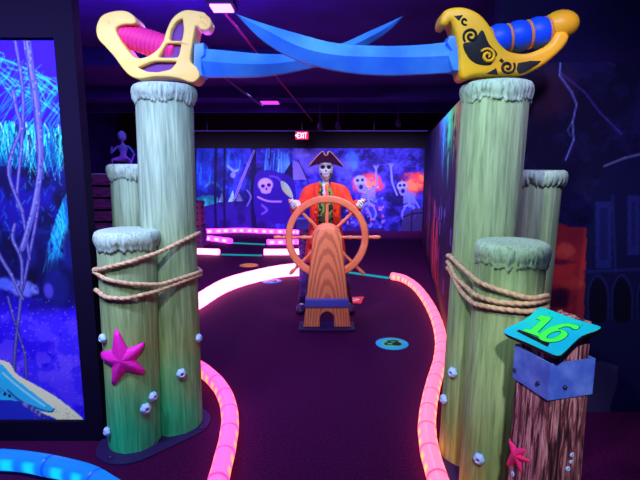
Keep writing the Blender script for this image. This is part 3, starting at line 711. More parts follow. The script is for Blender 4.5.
# left sword
YL = 2.93
ls = empty('cutlass', P(165, 78, YL), 'giant toy cutlass with cream guard and pink grip, on the tall left piling', 'sword', 'giant foam cutlasses')
blade(ls, [(196, 48), (230, 51), (265, 54), (300, 53), (340, 44), (372, 30), (403, 16)], [(196, 62), (230, 65), (265, 66), (300, 62), (340, 52), (375, 36), (403, 16)],
      [(196, 78), (230, 78), (265, 77), (305, 70), (345, 58), (385, 34), (403, 16)], YL, .055, m_blade)
me = upright([[(196, 46), (206, 45), (207, 57), (204, 60), (204, 70), (206, 78), (196, 79)]], YL, .06, .008, 0); world_to(ls, me); link('blade_collar', me, m_blade, ls, auto=40)
outer = [(105, 23), (102, 32), (104, 42), (112, 51), (120, 60), (128, 71), (135, 78), (144, 81), (158, 79), (172, 79), (184, 81), (192, 84), (198, 84), (203, 78), (200, 70), (194, 64), (195, 52), (197, 40), (199, 30), (203, 32), (209, 31), (212, 24), (208, 17), (200, 15), (190, 14), (182, 17), (175, 24), (170, 35), (167, 45), (161, 53), (152, 59), (144, 61), (137, 58), (129, 48), (123, 38), (122, 31), (130, 28), (137, 28), (141, 26), (139, 20), (131, 15), (120, 15), (110, 18)]
holes = [[(185.5, 23.5), (180, 27), (176, 34), (174.5, 42.5), (185, 43), (186.5, 33)], [(171.5, 47.5), (183.5, 47.5), (181, 59.5), (164, 59.5), (168, 53)], [(159, 64.5), (178.5, 64.8), (173, 71.5), (162, 74), (153, 73.5), (145, 70)]]
sm = [(v.x, v.y) for v in catmull([(a, b, 0) for a, b in outer], 4)]
def rnd(q, t=.22):
    out = []
    for i in range(len(q)):
        a, b, c_ = Vector(q[i - 1]), Vector(q[i]), Vector(q[(i + 1) % len(q)]); out += [b.lerp(a, t), b.lerp((a + c_) / 2, t * .35), b.lerp(c_, t)]
    return [(v.x, v.y) for v in out]
holes = [[(sum(p[0] for p in h_) / len(h_) + (x - sum(p[0] for p in h_) / len(h_)) * 1.16, sum(p[1] for p in h_) / len(h_) + (y - sum(p[1] for p in h_) / len(h_)) * 1.14) for x, y in h_] for h_ in holes]
me = upright([sm] + [rnd(h_) for h_ in holes], YL, .078, .009, 0, 4); world_to(ls, me); link('guard', me, m_yel, ls, auto=60)
me = upright([[(189, 20), (174, 28), (170, 48), (150, 66), (143, 72), (160, 77), (180, 70), (188, 55)]], YL, .045, .006, 3); world_to(ls, me); link('recess_panel', me, m_pur, ls, auto=50)
MB().sweep([P(203.5 + r_ * math.cos(a), 24 + r_ * math.sin(a), YL - .068) for r_, a in [(7.5 - 6.3 * t / 40, -2.0 + 8.5 * t / 40) for t in range(41)]], .013, n=10).build('curl', m_yel, ls, auto=None)
MB().ball(P(115, 25, YL), (.078, .082, .05), Matrix.Rotation(R(15), 3, 'Y')).build('pommel', m_yel, ls, auto=None)
a_, b_ = P(121, 34, YL), P(176, 51, YL); ax = (b_ - a_); M_ = ax.to_track_quat('Z', 'Y').to_matrix(); L_ = ax.length
pr = [(1e-6, 0)]
for k in range(97): t = k / 96; pr.append(((.045 + .022 * math.sin(PI * min(1, t * .75 + .1))) * (1 + .11 * abs(math.sin(t * PI * 13))), t * L_))
pr.append((1e-6, L_)); MB().lathe(pr, a_, M_, 32).build('grip', m_mag, ls, auto=None)
# right sword
YR = 2.60
rs_ = empty('cutlass', P(495, 78, YR), 'giant toy cutlass with golden scrollwork guard and blue grip, on the tall right piling', 'sword', 'giant foam cutlasses')
blade(rs_, [(456, 41), (420, 45), (380, 46), (335, 43), (295, 33), (262, 23), (236, 14)], [(456, 57), (420, 59), (380, 59), (335, 57), (300, 49), (268, 33), (236, 14)],
      [(456, 73), (420, 75), (380, 76), (340, 72), (300, 62), (265, 43), (236, 14)], YR, .05, m_blade2)
me = upright([[(456, 39), (447, 38), (444, 45), (449, 52), (446, 58), (450, 72), (458, 74)]], YR, .055, .008, 0); world_to(rs_, me); link('blade_collar', me, m_blade2, rs_, auto=40)
outer = [(438, 21), (442, 14), (452, 11), (464, 12), (476, 18), (485, 28), (492, 40), (499, 50), (508, 55), (522, 56), (536, 51), (545, 45), (550, 36), (558, 34), (563, 40), (558, 50), (548, 60), (535, 70), (520, 76), (500, 77), (482, 78), (470, 79), (461, 82), (456, 76), (455, 58), (453, 44), (450, 32), (447, 26), (443, 30), (438, 28)]
m_hole = mat('dark_inlay', (24, 22, 26), .7)
me = upright([outer], YR, .075, .025, 4, 5); world_to(rs_, me); gd = link('guard', me, m_gold, rs_, auto=60)
inl = MB()
def inlay(polys, sm=4):
    me = upright(polys, YR - .075, .0025, .001, sm, 1); world_to(rs_, me); link('inlay', me, m_hole, gd, auto=50)
inlay([[(454, 16), (463, 15), (459, 21)]], 0)
inlay([[(463, 44), (474, 41), (482, 30), (489, 44), (497, 53), (494, 59), (490, 65), (477, 64), (468, 57)]])
inlay([[(501, 58), (504, 61), (502, 63), (499, 61)]], 0)
inlay([[(518, 63), (541, 61), (530, 69), (519, 74)]], 2)
inlay([[(486, 74), (496, 68), (498, 75)]], 0)
def spiral(cx, cy, r0, r1, a0, turns, wd, m, name, dy=0):
    pts = []
    for k in range(61):
        t = k / 60; r = r0 + (r1 - r0) * t; a = a0 + turns * 2 * PI * t; pts.append(P(cx + r * math.cos(a), cy + r * math.sin(a), YR - .076 - dy))
    return MB().sweep(pts, lambda t: wd * (1 - .5 * abs(t - .5)), n=8).build(name, m, gd, auto=None)
spiral(471, 36, 8, 1.0, 2.4, 1.5, .0075, m_hole, 'scroll'); spiral(465, 21, 4, 1.0, 1.2, .8, .006, m_hole, 'scroll')
spiral(488, 56, 7.8, 1.0, -2.6, 1.6, .0085, m_gold, 'scroll', .004); spiral(507.5, 67, 7.6, 1.0, -.6, 1.5, .0075, m_hole, 'scroll')
# the guard rests by its keel on the cap
a_, b_ = P(488, 42, YR), P(548, 31, YR); ax = b_ - a_; M_ = ax.to_track_quat('Z', 'Y').to_matrix(); L_ = ax.length
gp = MB(); pr = [(1e-6, 0), (.045, .0)]
for k in range(73):
    t = k / 72; pr.append((.060 + .018 * abs(math.sin(t * PI * 3)) ** .55, .005 + t * (L_ - .01)))
pr += [(1e-6, L_)]; gr = gp.lerp if False else MB().lathe(pr, a_, M_, 36).build('grip', m_blue, rs_, auto=None)
for t in (.02, .333, .667, .98):
    cc = a_ + ax * t; MB().sweep([cc + M_ @ Vector((.064 * math.cos(x), .064 * math.sin(x), 0)) for x in [2 * PI * i / 36 for i in range(36)]], .009, n=8, closed=True).build('cord', m_or, gr, auto=None)
MB().ball(P(559, 26, YR), (.098, .085, .075), Matrix.Rotation(R(-12), 3, 'Y')).build('pommel', m_gold, rs_, auto=None)

# ------------------------------------------------------------------ number post
m_bark = bpy.data.materials.new('rough_bark'); m_bark.use_nodes = True
def woodgrain(m, a, b, c_, st, sc, bump, dist=1.0, ring=False):
    nt = m.node_tree; N = nt.nodes; K = nt.links; bs = N['Principled BSDF']; bs.inputs['Roughness'].default_value = .7
    tc = N.new('ShaderNodeTexCoord'); mp = N.new('ShaderNodeMapping'); mp.inputs['Scale'].default_value = st; K.new(tc.outputs['Object'], mp.inputs[0])
    n = N.new('ShaderNodeTexNoise'); n.inputs['Scale'].default_value = sc; n.inputs['Detail'].default_value = 8; n.inputs['Roughness'].default_value = .7; n.inputs['Distortion'].default_value = dist; K.new(mp.outputs[0], n.inputs['Vector'])
    cr = N.new('ShaderNodeValToRGB'); e = cr.color_ramp.elements; e[0].position = .42; e[0].color = L3(*a); e[1].position = .62; e[1].color = L3(*c_); x = e.new(.5); x.color = L3(*b)
    K.new(n.outputs['Fac'], cr.inputs[0]); K.new(cr.outputs[0], bs.inputs['Base Color'])
    bp = N.new('ShaderNodeBump'); bp.inputs['Strength'].default_value = bump; bp.inputs['Distance'].default_value = .01; K.new(n.outputs['Fac'], bp.inputs['Height']); K.new(bp.outputs[0], bs.inputs['Normal'])
woodgrain(m_bark, (18, 6, 22), (120, 52, 66), (225, 160, 165), (26, 26, 2.2), 1.9, 1.0)
e1 = Vector((.966, .259, 0)); e2 = Vector((-.259, .966, 0)); SC = Vector((.948, 1.852, 0)); hs = .0925
so = Vector((.784, 1.96, .9965)); sw = -e2; su = (e1 * math.cos(R(28)) + Vector((0, 0, 1)) * math.sin(R(28))).normalized(); sn_ = sw.cross(su).normalized()
if sn_.z < 0: sn_ = -sn_
WW, SS = .291, .21
nm = empty('number_post', SC, 'square rough wooden post with blue band carrying the green number 16 sign', 'post')
vs = []; fs = []; nn = 12
ring = []
for k in range(4):
    A_ = [(-1, -1), (1, -1), (1, 1), (-1, 1)][k]; B_ = [(-1, -1), (1, -1), (1, 1), (-1, 1)][(k + 1) % 4]
    for i in range(nn):
        t = i / nn; x = A_[0] + (B_[0] - A_[0]) * t; y = A_[1] + (B_[1] - A_[1]) * t; cor = min(t, 1 - t) < .06
        ring.append((x * (.97 if t == 0 else 1), y * (.97 if t == 0 else 1)))
zl = [0, .1, .25, .4, .55, .7, .79, .81, .85, .93]; g3 = random.Random(8); jj = [g3.uniform(-.012, .012) for _ in ring]
for z in zl + ['top']:
    for i, (x, y) in enumerate(ring):
        s = hs * (1 + jj[i] * 2) * (.985 if z == 'top' or z > .84 else 1.0 if z > .8 else 1.05 + .08 * (1 - z / .8))
        q = SC + e1 * x * s + e2 * y * s
        if z == 'top':
            zt = so.z - ((q.x - so.x) * sn_.x + (q.y - so.y) * sn_.y) / sn_.z; q.z = zt - .022
        else: q.z = z
        vs.append(q)
m_ = len(ring)
for k in range(len(zl)):
    for i in range(m_): j = (i + 1) % m_; fs.append((k * m_ + i, k * m_ + j, (k + 1) * m_ + j, (k + 1) * m_ + i))
fs += [tuple(range(m_))[::-1], tuple(len(zl) * m_ + i for i in range(m_))]
MB().add(vs, fs).build('post', m_bark, nm, auto=30)
m_band = mat('blue_metal_band', (70, 105, 215), .5, spec=.5, noise=((105, 140, 240), 14, (1, 1, 1), .4, .7), bump=(30, .2, (1, 1, 1)))
rot = Matrix(((e1.x, e2.x, 0), (e1.y, e2.y, 0), (0, 0, 1)))
bnd = MB()
bo = hs + .008
for (cx, cy, dx, dy) in ((0, -bo, 2 * bo + .008, .008), (0, bo, 2 * bo + .008, .008), (-bo, 0, .008, 2 * bo - .008), (bo, 0, .008, 2 * bo - .008)):
    bnd.box(SC + e1 * cx + e2 * cy + Vector((0, 0, .876)), (dx, dy, .148), rot)
bd = bnd.build('band', m_band, nm, smooth=False)
m_bolt = mat('dark_bolt', (26, 26, 70), .5, spec=.5)
for (s, t, z) in ((-1, -.6, .855), (-1, .35, .865), (-1, .8, .84)):
    pass
for (px, py) in ((515, 370), (538.5, 383), (564.5, 387)):
    q0 = SC - e1 * (bo + .004) if px < 550 else SC - e2 * (bo + .004); nn_ = -e1 if px < 550 else -e2
    if px > 550: pass
    h0 = plane_hit(px, py, q0, nn_); MB().lathe([(.009, 0), (.009, .004), (.006, .009), (1e-6, .0105)], h0, nn_.to_track_quat('Z', 'Y').to_matrix(), 14).build('bolt', m_bolt, bd, auto=None)
# sign board, in its own tilted plane (a across, b up)
Ms = Matrix((( sw.x, su.x, sn_.x, so.x), (sw.y, su.y, sn_.y, so.y), (sw.z, su.z, sn_.z, so.z), (0, 0, 0, 1)))
if Ms.to_3x3().determinant() < 0: print('sign basis flipped')
def sgn(px, py):
    h = plane_hit(px, py, so, sn_); d = h - so; return (d.dot(sw), d.dot(su))
def crop(pts): return [sgn(500 + x / 5.82, 300 + y / 5.82) for x, y in pts]
sb = crop([(22, 180), (45, 160), (120, 125), (175, 90), (210, 55), (240, 42), (300, 60), (420, 105), (560, 145), (585, 158), (560, 175), (480, 205), (430, 245), (385, 290), (350, 318), (320, 320), (260, 295), (150, 245), (40, 200)])
def splate(poly, z0, z1, name, m, parent, sm=0, bev=.001):
    me = plate(poly, (z1 - z0) / 2, bev, sm, 2); me.transform(Ms @ Matrix.Translation((0, 0, (z0 + z1) / 2))); world_to(parent, me)
    return link(name, me, m, parent, auto=40)
m_sign = mat('turquoise_sign', (0, 205, 185), .5, noise=((0, 180, 215), 5, (1, 1, 1), .35, .65)); m_green = mat('neon_green', (60, 255, 80), .5); m_dkg = mat('dark_green_line', (0, 60, 50), .6)
bdk = splate([sb], -.020, -.003, 'sign_board', m_blk, nm, 3, .003); splate([sb], -.003, .0, 'sign_face', m_sign, bdk, 3)
one_ = crop([(228, 98), (250, 90), (303, 104), (288, 122), (218, 190), (240, 200), (226, 214), (135, 182), (148, 168), (176, 176), (240, 120), (212, 110)])
six = crop([(463, 158), (445, 148), (400, 138), (345, 144), (290, 162), (240, 190), (222, 215), (242, 238), (290, 248), (350, 238), (392, 210), (390, 188), (362, 176), (332, 173), (370, 158), (405, 157), (425, 170), (450, 172)])
hol = crop([(272, 214), (300, 192), (340, 181), (356, 189), (340, 210), (300, 226), (278, 224)])
def grow(poly, d):
    cx = sum(p[0] for p in poly) / len(poly); cy = sum(p[1] for p in poly) / len(poly)
    out = []; n = len(poly); ar = sum(poly[i - 1][0] * poly[i][1] - poly[i][0] * poly[i - 1][1] for i in range(n)); sg = 1 if ar > 0 else -1
    for i in range(n):
        a = Vector(poly[i - 1]); b = Vector(poly[(i + 1) % n]); t = (b - a).normalized(); nn2 = Vector((t.y, -t.x)) * sg; out.append((poly[i][0] + nn2.x * d, poly[i][1] + nn2.y * d))
    return out
splate([grow(one_, .003)], 0, .0015, 'digit_outline', m_dkg, bdk); splate([grow(six, .003), grow(hol, -.003)], 0, .0015, 'digit_outline', m_dkg, bdk, 2)
splate([one_], 0.001, .003, 'digit', m_green, bdk); splate([six, hol], .001, .003, 'digit', m_green, bdk, 2)
splate([crop([(98, 184), (112, 174), (290, 252), (278, 274)])], 0, .003, 'slot_bar', m_blk, bdk)
for x, y in ((288, 78), (480, 148)): splate([[(a + .0022 * math.cos(t), b + .0022 * math.sin(t)) for t in [i * PI / 5 for i in range(10)]] for a, b in crop([(x, y)])], 0, .002, 'screw', m_blk, bdk)
# pink starfish and barnacles on the left face of the number post
fo = SC - e1 * (hs * 1.0 + .002)
p = plane_hit(518, 455, fo, -e1)
def T2(a, b, h): return p - e2 * a + Vector((0, 0, b)) - e1 * h
s_ = 1.98 / F
pts5 = []
for x, y in ((509, 438), (533, 462), (524, 476), (507, 466), (529, 449)):
    h = plane_hit(x, y, fo, -e1) - p; pts5.append((h.dot(-e2), h.z))
tag(star_mesh(pts5, T2, thick=.022).build('starfish', m_star2, auto=None), 'small pink starfish on the lower left face of the number post', 'starfish')
fo2 = SC - e2 * (hs + .002)
for (px, py, f_, n_, s, lb) in ((571, 454, fo2, -e2, .011, 'small pale barnacle on the number post, upper right cluster'), (570, 461, fo2, -e2, .010, 'small pale barnacle on the number post, middle of right cluster'),
                                (567, 468, fo2, -e2, .012, 'small pale barnacle on the number post, lowest of right cluster'), (514, 474, fo, -e1, .013, 'small pale barnacle below the pink starfish on the number post')):
    barnacle(plane_hit(px, py, f_, n_) , n_, s, lb, 'small barnacles on the number post')

# ------------------------------------------------------------------ glowing course borders
g_pink = glow('pink_glow', (255, 74, 142), (255, 130, 62), (170, 24, 110), 2.8)
g_right = glow('salmon_glow', (255, 84, 116), (255, 140, 64), (200, 30, 70), 3.2)
g_white = glow('white_pink_glow', (255, 105, 170), (255, 150, 190), (255, 90, 160), 8)
g_mag = glow('magenta_glow', (225, 52, 255), (255, 120, 255), (180, 40, 230), 5)
g_blue = glow('blue_glow', (14, 112, 240), (14, 215, 255), (8, 60, 220), 1.0)
g_teal = mat('teal_glow', (0, 90, 100), .5, emit=(0, 160, 175), es=.8)
def resample(path, step):
    L = [0]
    for a, b in zip(path, path[1:]): L.append(L[-1] + (b - a).length)
    n = max(1, round(L[-1] / step)); out = []
    for i in range(n + 1):
        d = L[-1] * i / n; out.append(Vector([float(np.interp(d, L, [p[k] for p in path])) for k in range(3)]))
    return out
def border(pxs, m, label, r=.058, seg=.24, name='course_border'):
    path = catmull([G(a, b, r) for a, b in pxs], 10, False); path = resample(path, seg / 8); n = len(path) - 1
    o = empty(name, (path[0].x, path[0].y, 0), label, 'glowing border', 'glowing course borders')
    k = 0
    while k < n:
        e = min(k + 8, n)
        if n - e < 4: e = n
        sub = path[k:e + 1]
        sub = resample(sub, seg / 20); ns = len(sub); nr = 24
        def rad(t): return r * (1.0 - .05 * math.sin(PI * t) ** .6) * (1 if 0.04 < t < .96 else .95)
        mb = MB().sweep(sub, rad, n=nr)
        for v in mb.v: v.z = max(v.z, .002)
        me = mesh(mb.v, mb.f); at = me.color_attributes.new('lamp', 'FLOAT_COLOR', 'POINT')
        for i in range(ns):
            t = i / (ns - 1)
            for q_ in range(nr):
                an_ = 2 * PI * q_ / nr; side = abs(math.cos(an_)); al = math.exp(-((t - .28) / .12) ** 4) + math.exp(-((t - .72) / .12) ** 4)
                pv = min(1, al) * max(0, min(1, (side - .74) / .16)) * (1 if math.sin(an_) > -.55 else 0)
                jv = max(0, 1 - min(t, 1 - t) / .05); at.data[i * nr + q_].color = (pv, jv, 0, 1)
        world_to(o, me); link('segment', me, m, o, True); k = e
    return o
border([(392, 276), (404, 279), (416, 287), (427, 301), (436, 319), (441, 340), (440, 360), (434, 382), (429, 405), (427, 428), (430, 452), (438, 480), (450, 520)], g_right, 'salmon pink glowing segmented border curving along the right of the fairway')
border([(190, 362), (204, 371), (217, 383), (226, 398), (230, 418), (228, 440), (223, 462), (216, 490), (206, 530)], g_pink, 'pink glowing segmented border curving past the right of the left pilings')
border([(185, 312), (192, 308), (200, 303.5), (224, 289), (250, 280), (278, 274), (303, 272)], g_white, 'white-pink glowing border arcing behind the wheel, nearer of two side by side')
border([(184, 307), (192, 302), (200, 297), (224, 283), (250, 275), (278, 269), (303, 266)], g_white, 'white-pink glowing border arcing behind the wheel, farther of two side by side', .06)
border([(-60, 458), (-20, 459), (20, 461), (50, 466), (80, 473), (98, 481), (120, 495)], g_blue, 'blue glowing segmented border on the floor below the left mural', seg=.33)
border([(150, 231), (200, 231.3), (240, 230.3), (270, 231.3), (300, 232)], g_mag, 'magenta-white glowing border running along the foot of the far wall', .06, .4)
border([(150, 236), (200, 237.5), (216, 239), (231, 241)], g_mag, 'short magenta glowing border, left of the farther teal strip', .06, .4)
border([(267, 242), (285, 242), (305, 241.5)], g_mag, 'short magenta glowing border, right of the farther teal strip', .06, .4)
border([(150, 250), (185, 250.8), (219, 252)], g_white, 'short white glowing border, left of the nearer teal strip', .06, .35)
border([(264, 252), (285, 252), (303, 251.5)], g_white, 'short white glowing border, right of the nearer teal strip', .06, .35)
def strip(a, b, label, wd=.045):
    A, B = G(*a, .01), G(*b, .01); d = B - A; an = math.atan2(d.y, d.x)
    o = MB().box((A + B) / 2, (d.length, wd, .02), Matrix.Rotation(an, 3, 'Z')).build('lane_strip', g_teal, smooth=False, bevel=.004)
    tag(o, label, 'floor strip', 'teal lane strips')
strip((233, 243), (265, 244.5), 'thin teal glowing strip across the floor, farthest of the three', .07); strip((221, 254.5), (262, 255.5), 'thin teal glowing strip across the floor between two white borders', .06)
strip((338, 271), (389, 278), 'thin teal glowing strip running right from behind the wheel stand', .06)

# ------------------------------------------------------------------ floor discs and card
def disc(px, py, r, cols, label, emb):
    c0 = G(px, py); o = empty('floor_disc', (c0.x, c0.y, 0), label, 'floor marker', 'round floor markers')
    MB().lathe([(1e-6, .001), (r, .001), (r, .006), (r * .97, .008), (1e-6, .008)], c0, n=40).build('plate', cols[0], o)
    MB().lathe([(r * .66, .008), (r * .66, .0105), (1e-6, .0105)], c0 + Vector((0, 0, 0)), n=40).build('inner_field', cols[1], o)
    pl = [[(x * r, y * r) for x, y in q] for q in emb[0]]
    me = plate(pl, .001, .0004, 0, 1); me.transform(Matrix.Translation(c0 + Vector((0, 0, .0115)))); world_to(o, me); link('emblem', me, cols[2], o, auto=40)
    return o
d_cy = mat('disc_cyan', (20, 190, 225), .5); d_gr = mat('disc_green', (60, 235, 130), .5); d_ye = mat('disc_yellow', (235, 235, 80), .5); d_or = mat('disc_orange', (240, 150, 60), .5); d_bl = mat('disc_blue', (30, 110, 220), .5)
chest = [[(-.5, -.35), (.35, -.45), (.55, -.3), (.55, .02), (.35, .18), (.5, .35), (.15, .5), (-.25, .42), (-.3, .12), (-.5, -.05)], [(-.3, -.25), (.0, -.28), (.0, -.05), (-.3, -.02)], [(.0, .12), (.25, .12), (.2, .3), (-.05, .3)]]
disc(392, 344, .155, (d_cy, d_gr, m_blk), 'cyan and green round floor marker with black treasure emblem, right of the wheel', [chest])
disc(272, 281.5, .145, (d_bl, d_cy, m_blk), 'blue round floor marker left of the wheel, inside the white border', [chest])
disc(249, 265.5, .16, (d_or, d_ye, d_or), 'yellow-orange round floor marker beyond the white border', [chest])
m_card = mat('red_card', (235, 60, 70), .6); m_cw = mat('card_mark', (250, 200, 200), .6)
q = [G(346, 298), G(364, 297.5), G(361, 304), G(346, 303)]
cd = empty('floor_sign', q[0], 'small red sign plate with pale emblem on the floor right of wheel stand', 'sign')
MB().add([v + Vector((0, 0, .002)) for v in q] + [v + Vector((0, 0, .012)) for v in q], [(0, 1, 2, 3), (7, 6, 5, 4), (0, 4, 5, 1), (1, 5, 6, 2), (2, 6, 7, 3), (3, 7, 4, 0)]).build('plate', m_card, cd, smooth=False)
cc = (q[0] + q[1] + q[2] + q[3]) / 4
me = plate([[(-.06, -.04), (-.02, -.06), (.04, -.03), (.07, .02), (.02, .05), (-.05, .03)], [(-.02, -.02), (.02, -.01), (.01, .02), (-.02, .01)]], .001, .0004, 3, 1); me.transform(Matrix.Translation((cc.x, cc.y, .0135))); world_to(cd, me); link('emblem', me, m_cw, cd)

# ------------------------------------------------------------------ ship's wheel on its stand
m_oak = bpy.data.materials.new('orange_oak'); m_oak.use_nodes = True
def cathedral(m):
    nt = m.node_tree; N = nt.nodes; K = nt.links; bs = N['Principled BSDF']; bs.inputs['Roughness'].default_value = .55
    tc = N.new('ShaderNodeTexCoord'); mp = N.new('ShaderNodeMapping'); mp.inputs['Scale'].default_value = (1, 1, .16); mp.inputs['Location'].default_value = (0, 0, .05); K.new(tc.outputs['Object'], mp.inputs[0])
    wv = N.new('ShaderNodeTexWave'); wv.wave_type = 'RINGS'; wv.rings_direction = 'SPHERICAL'; wv.inputs['Scale'].default_value = 13; wv.inputs['Distortion'].default_value = 2.2; wv.inputs['Detail'].default_value = 3; wv.inputs['Detail Scale'].default_value = 2.5; K.new(mp.outputs[0], wv.inputs['Vector'])
    cr = N.new('ShaderNodeValToRGB'); e = cr.color_ramp.elements; e[0].position = .15; e[0].color = L3(206, 116, 80); e[1].position = .6; e[1].color = L3(240, 152, 104); K.new(wv.outputs['Fac'], cr.inputs[0]); K.new(cr.outputs[0], bs.inputs['Base Color'])
cathedral(m_oak)
m_wood = mat('orange_wood', (245, 150, 108), .5, noise=((228, 128, 90), 8, (1, 1, 1), .4, .7))
WX, WZ = .073, .94
st = empty('wheel_stand', (WX, 4.83, 0), 'tapered orange wooden wheel stand with blue band and arched foot', 'stand')
pl = []
hb, ht, zt = .245, .150, .93
pts = [(-hb, .03), (-.075, .03), (-.075, .10)] + [(.075 * math.cos(a), .12 + .075 * math.sin(a)) for a in np.linspace(PI, 0, 13)] + [(.075, .10), (.075, .03), (hb, .03)]
pts += [(ht, zt)] + [(ht * math.cos(a), zt + ht * .95 * math.sin(a)) for a in np.linspace(.12, PI - .12, 20)] + [(-ht, zt)]
me = plate([pts], .06, .012, 0, 2); me.transform(Matrix.Translation((WX, 4.83, 0)) @ Matrix.Rotation(R(90), 4, 'X')); world_to(st, me); link('panel', me, m_oak, st, auto=40)
def bw(z): return hb + (ht - hb) * z / zt
m_bandb = mat('slate_blue_band', (72, 86, 190), .5)
bx_ = MB(); z0, z1 = .245, .335
vs = [(WX + s * (bw(z) + .012), y, z) for z in (z0, z1) for (s, y) in ((-1, 4.745), (1, 4.745), (1, 4.915), (-1, 4.915))]
MB().add(vs, [(0, 1, 2, 3), (4, 5, 6, 7), (0, 1, 5, 4), (1, 2, 6, 5), (2, 3, 7, 6), (3, 0, 4, 7)]).build('band', m_bandb, st, smooth=False, bevel=.012)
MB().box((WX, 4.84, .0155), (.58, .26, .028)).build('foot_plate', m_base, st, smooth=False, bevel=.006)
MB().lathe([(.028, 0), (.028, .04)], (WX, 4.888, WZ), Matrix.Rotation(R(-90), 3, 'X'), 20).build('axle', m_wood, st)
wh = empty('ship_wheel', (WX, 4.98, WZ), 'orange wooden ship wheel with eight spokes held by the skeleton pirate', 'wheel')
RX = Matrix.Rotation(R(90), 3, 'X')
prof = [(.365, -.022), (.375, -.036), (.40, -.040), (.428, -.036), (.438, -.022), (.438, .022), (.428, .036), (.40, .040), (.375, .036), (.365, .022), (.365, -.022)]
MB().lathe(prof[:-1] + [prof[-1]], (WX, 4.98, WZ), RX, 72)
mb = MB(); n = 72
vs = [Vector((WX, 4.98, WZ)) + RX @ Vector((r * math.cos(2 * PI * i / n), r * math.sin(2 * PI * i / n), z)) for (r, z) in prof[:-1] for i in range(n)]
k_ = len(prof) - 1; fs = [(k * n + i, k * n + (i + 1) % n, ((k + 1) % k_) * n + (i + 1) % n, ((k + 1) % k_) * n + i) for k in range(k_) for i in range(n)]
mb.add(vs, fs).build('rim', m_wood, wh, auto=40)
MB().lathe([(1e-6, .05), (.07, .052), (.09, .04), (.10, .045), (.12, .05), (.14, .042), (.152, .03), (.155, 0), (.152, -.03), (.1, -.04), (1e-6, -.045)], (WX, 4.98, WZ), RX, 40).build('hub', m_wood, wh)
for k in range(8):
    a = k * PI / 4; d = Vector((math.cos(a), 0, math.sin(a))); M_ = d.to_track_quat('Z', 'Y').to_matrix()
    MB().lathe([(.017, .13), (.016, .2), (.021, .25), (.015, .27), (.017, .32), (.016, .40), (.017, .44), (.022, .455), (.015, .465), (.02, .50), (.021, .53), (.015, .56), (1e-6, .565)], (WX, 4.98, WZ), M_, 14).build('spoke', m_wood, wh)

# ------------------------------------------------------------------ skeleton pirate
PX, PY = .062, 5.42
pr_ = empty('skeleton_pirate', (PX, PY, 0), 'skeleton pirate figure in orange-red coat and tricorn hat standing behind the ship wheel', 'figure')
O = Vector((PX, PY, 0))
m_bone = mat('pale_bone', (225, 245, 240), .6, noise=((160, 185, 200), 18, (1, 1, 1), .45, .75)); m_soc = mat('dark_socket', (30, 30, 60), .9)
m_coat = mat('orange_red_coat', (255, 84, 48), .7, noise=((235, 44, 44), 7, (1, 1, 1), .4, .7), bump=(9, .5, (1, 1, .4)))
m_vest = mat('dark_vest', (30, 34, 46), .8, noise=((120, 190, 90), 30, (1, 1, .7), .50, .56)); m_trou = mat('violet_trousers', (90, 60, 150), .8, noise=((50, 40, 110), 20, (1, 1, 1), .4, .7))
m_boot = mat('dark_boot', (44, 26, 84), .5); m_white = mat('white_cloth', (235, 225, 240), .8); m_hat = mat('maroon_felt', (74, 22, 66), .8); m_trim = mat('yellow_braid', (255, 205, 110), .5); m_button = mat('yellow_button', (255, 220, 110), .4)
# skin-modifier body, one vertex per joint
J = {}
def j(n, x, y, z, r): J[n] = (Vector((x, y, z)) + O, r)
hLx, hRx = WX - .345 - PX, WX + .345 - PX; hz = WZ + .375; hy = 4.98 - PY
j('pel', 0, 0, .93, .11); j('sp', 0, -.0, 1.12, .085); j('ch', 0, -.0, 1.33, .11); j('nk', 0, -.01, 1.46, .04); j('hd', 0, -.03, 1.56, .035)
for s, nme in ((-1, 'L'), (1, 'R')):
    hx = hLx if s < 0 else hRx
    j('s' + nme, s * .15, 0, 1.415, .045); j('e' + nme, s * .31, -.12, 1.20, .032); j('w' + nme, hx - s * .008, hy + .09, hz - .035, .022); j('p' + nme, hx, hy + .03, hz + .005, .025)
    j('h' + nme, s * .09, 0, .86, .07); j('k' + nme, s * .19, -.03, .48, .05); j('a' + nme, s * .265, .0, .10, .035); j('t' + nme, s * .29, -.13, .05, .03)
ed = [('pel', 'sp'), ('sp', 'ch'), ('ch', 'nk'), ('nk', 'hd')]
for nme in 'LR': ed += [('ch', 's' + nme), ('s' + nme, 'e' + nme), ('e' + nme, 'w' + nme), ('w' + nme, 'p' + nme), ('pel', 'h' + nme), ('h' + nme, 'k' + nme), ('k' + nme, 'a' + nme), ('a' + nme, 't' + nme)]
names = list(J)
def skin_mesh(J, names, ed, root):
    me = bpy.data.meshes.new('b'); me.from_pydata([tuple(J[n][0]) for n in names], [(names.index(a), names.index(b)) for a, b in ed], [])
    ob = bpy.data.objects.new('b', me); COL.objects.link(ob); ob.modifiers.new('s', 'SKIN'); ob.modifiers.new('d', 'SUBSURF').levels = 2
    for i, n in enumerate(names): v = me.skin_vertices[0].data[i]; v.radius = (J[n][1],) * 2; v.use_root = (n == root)
    bpy.context.view_layer.update(); out = bpy.data.meshes.new_from_object(ob.evaluated_get(bpy.context.evaluated_depsgraph_get())); bpy.data.objects.remove(ob); return out
body = skin_mesh(J, names, ed, 'pel')
mb = MB(); mb.v = [v.co.copy() for v in body.vertices]; mb.f = [tuple(p_.vertices) for p_ in body.polygons]
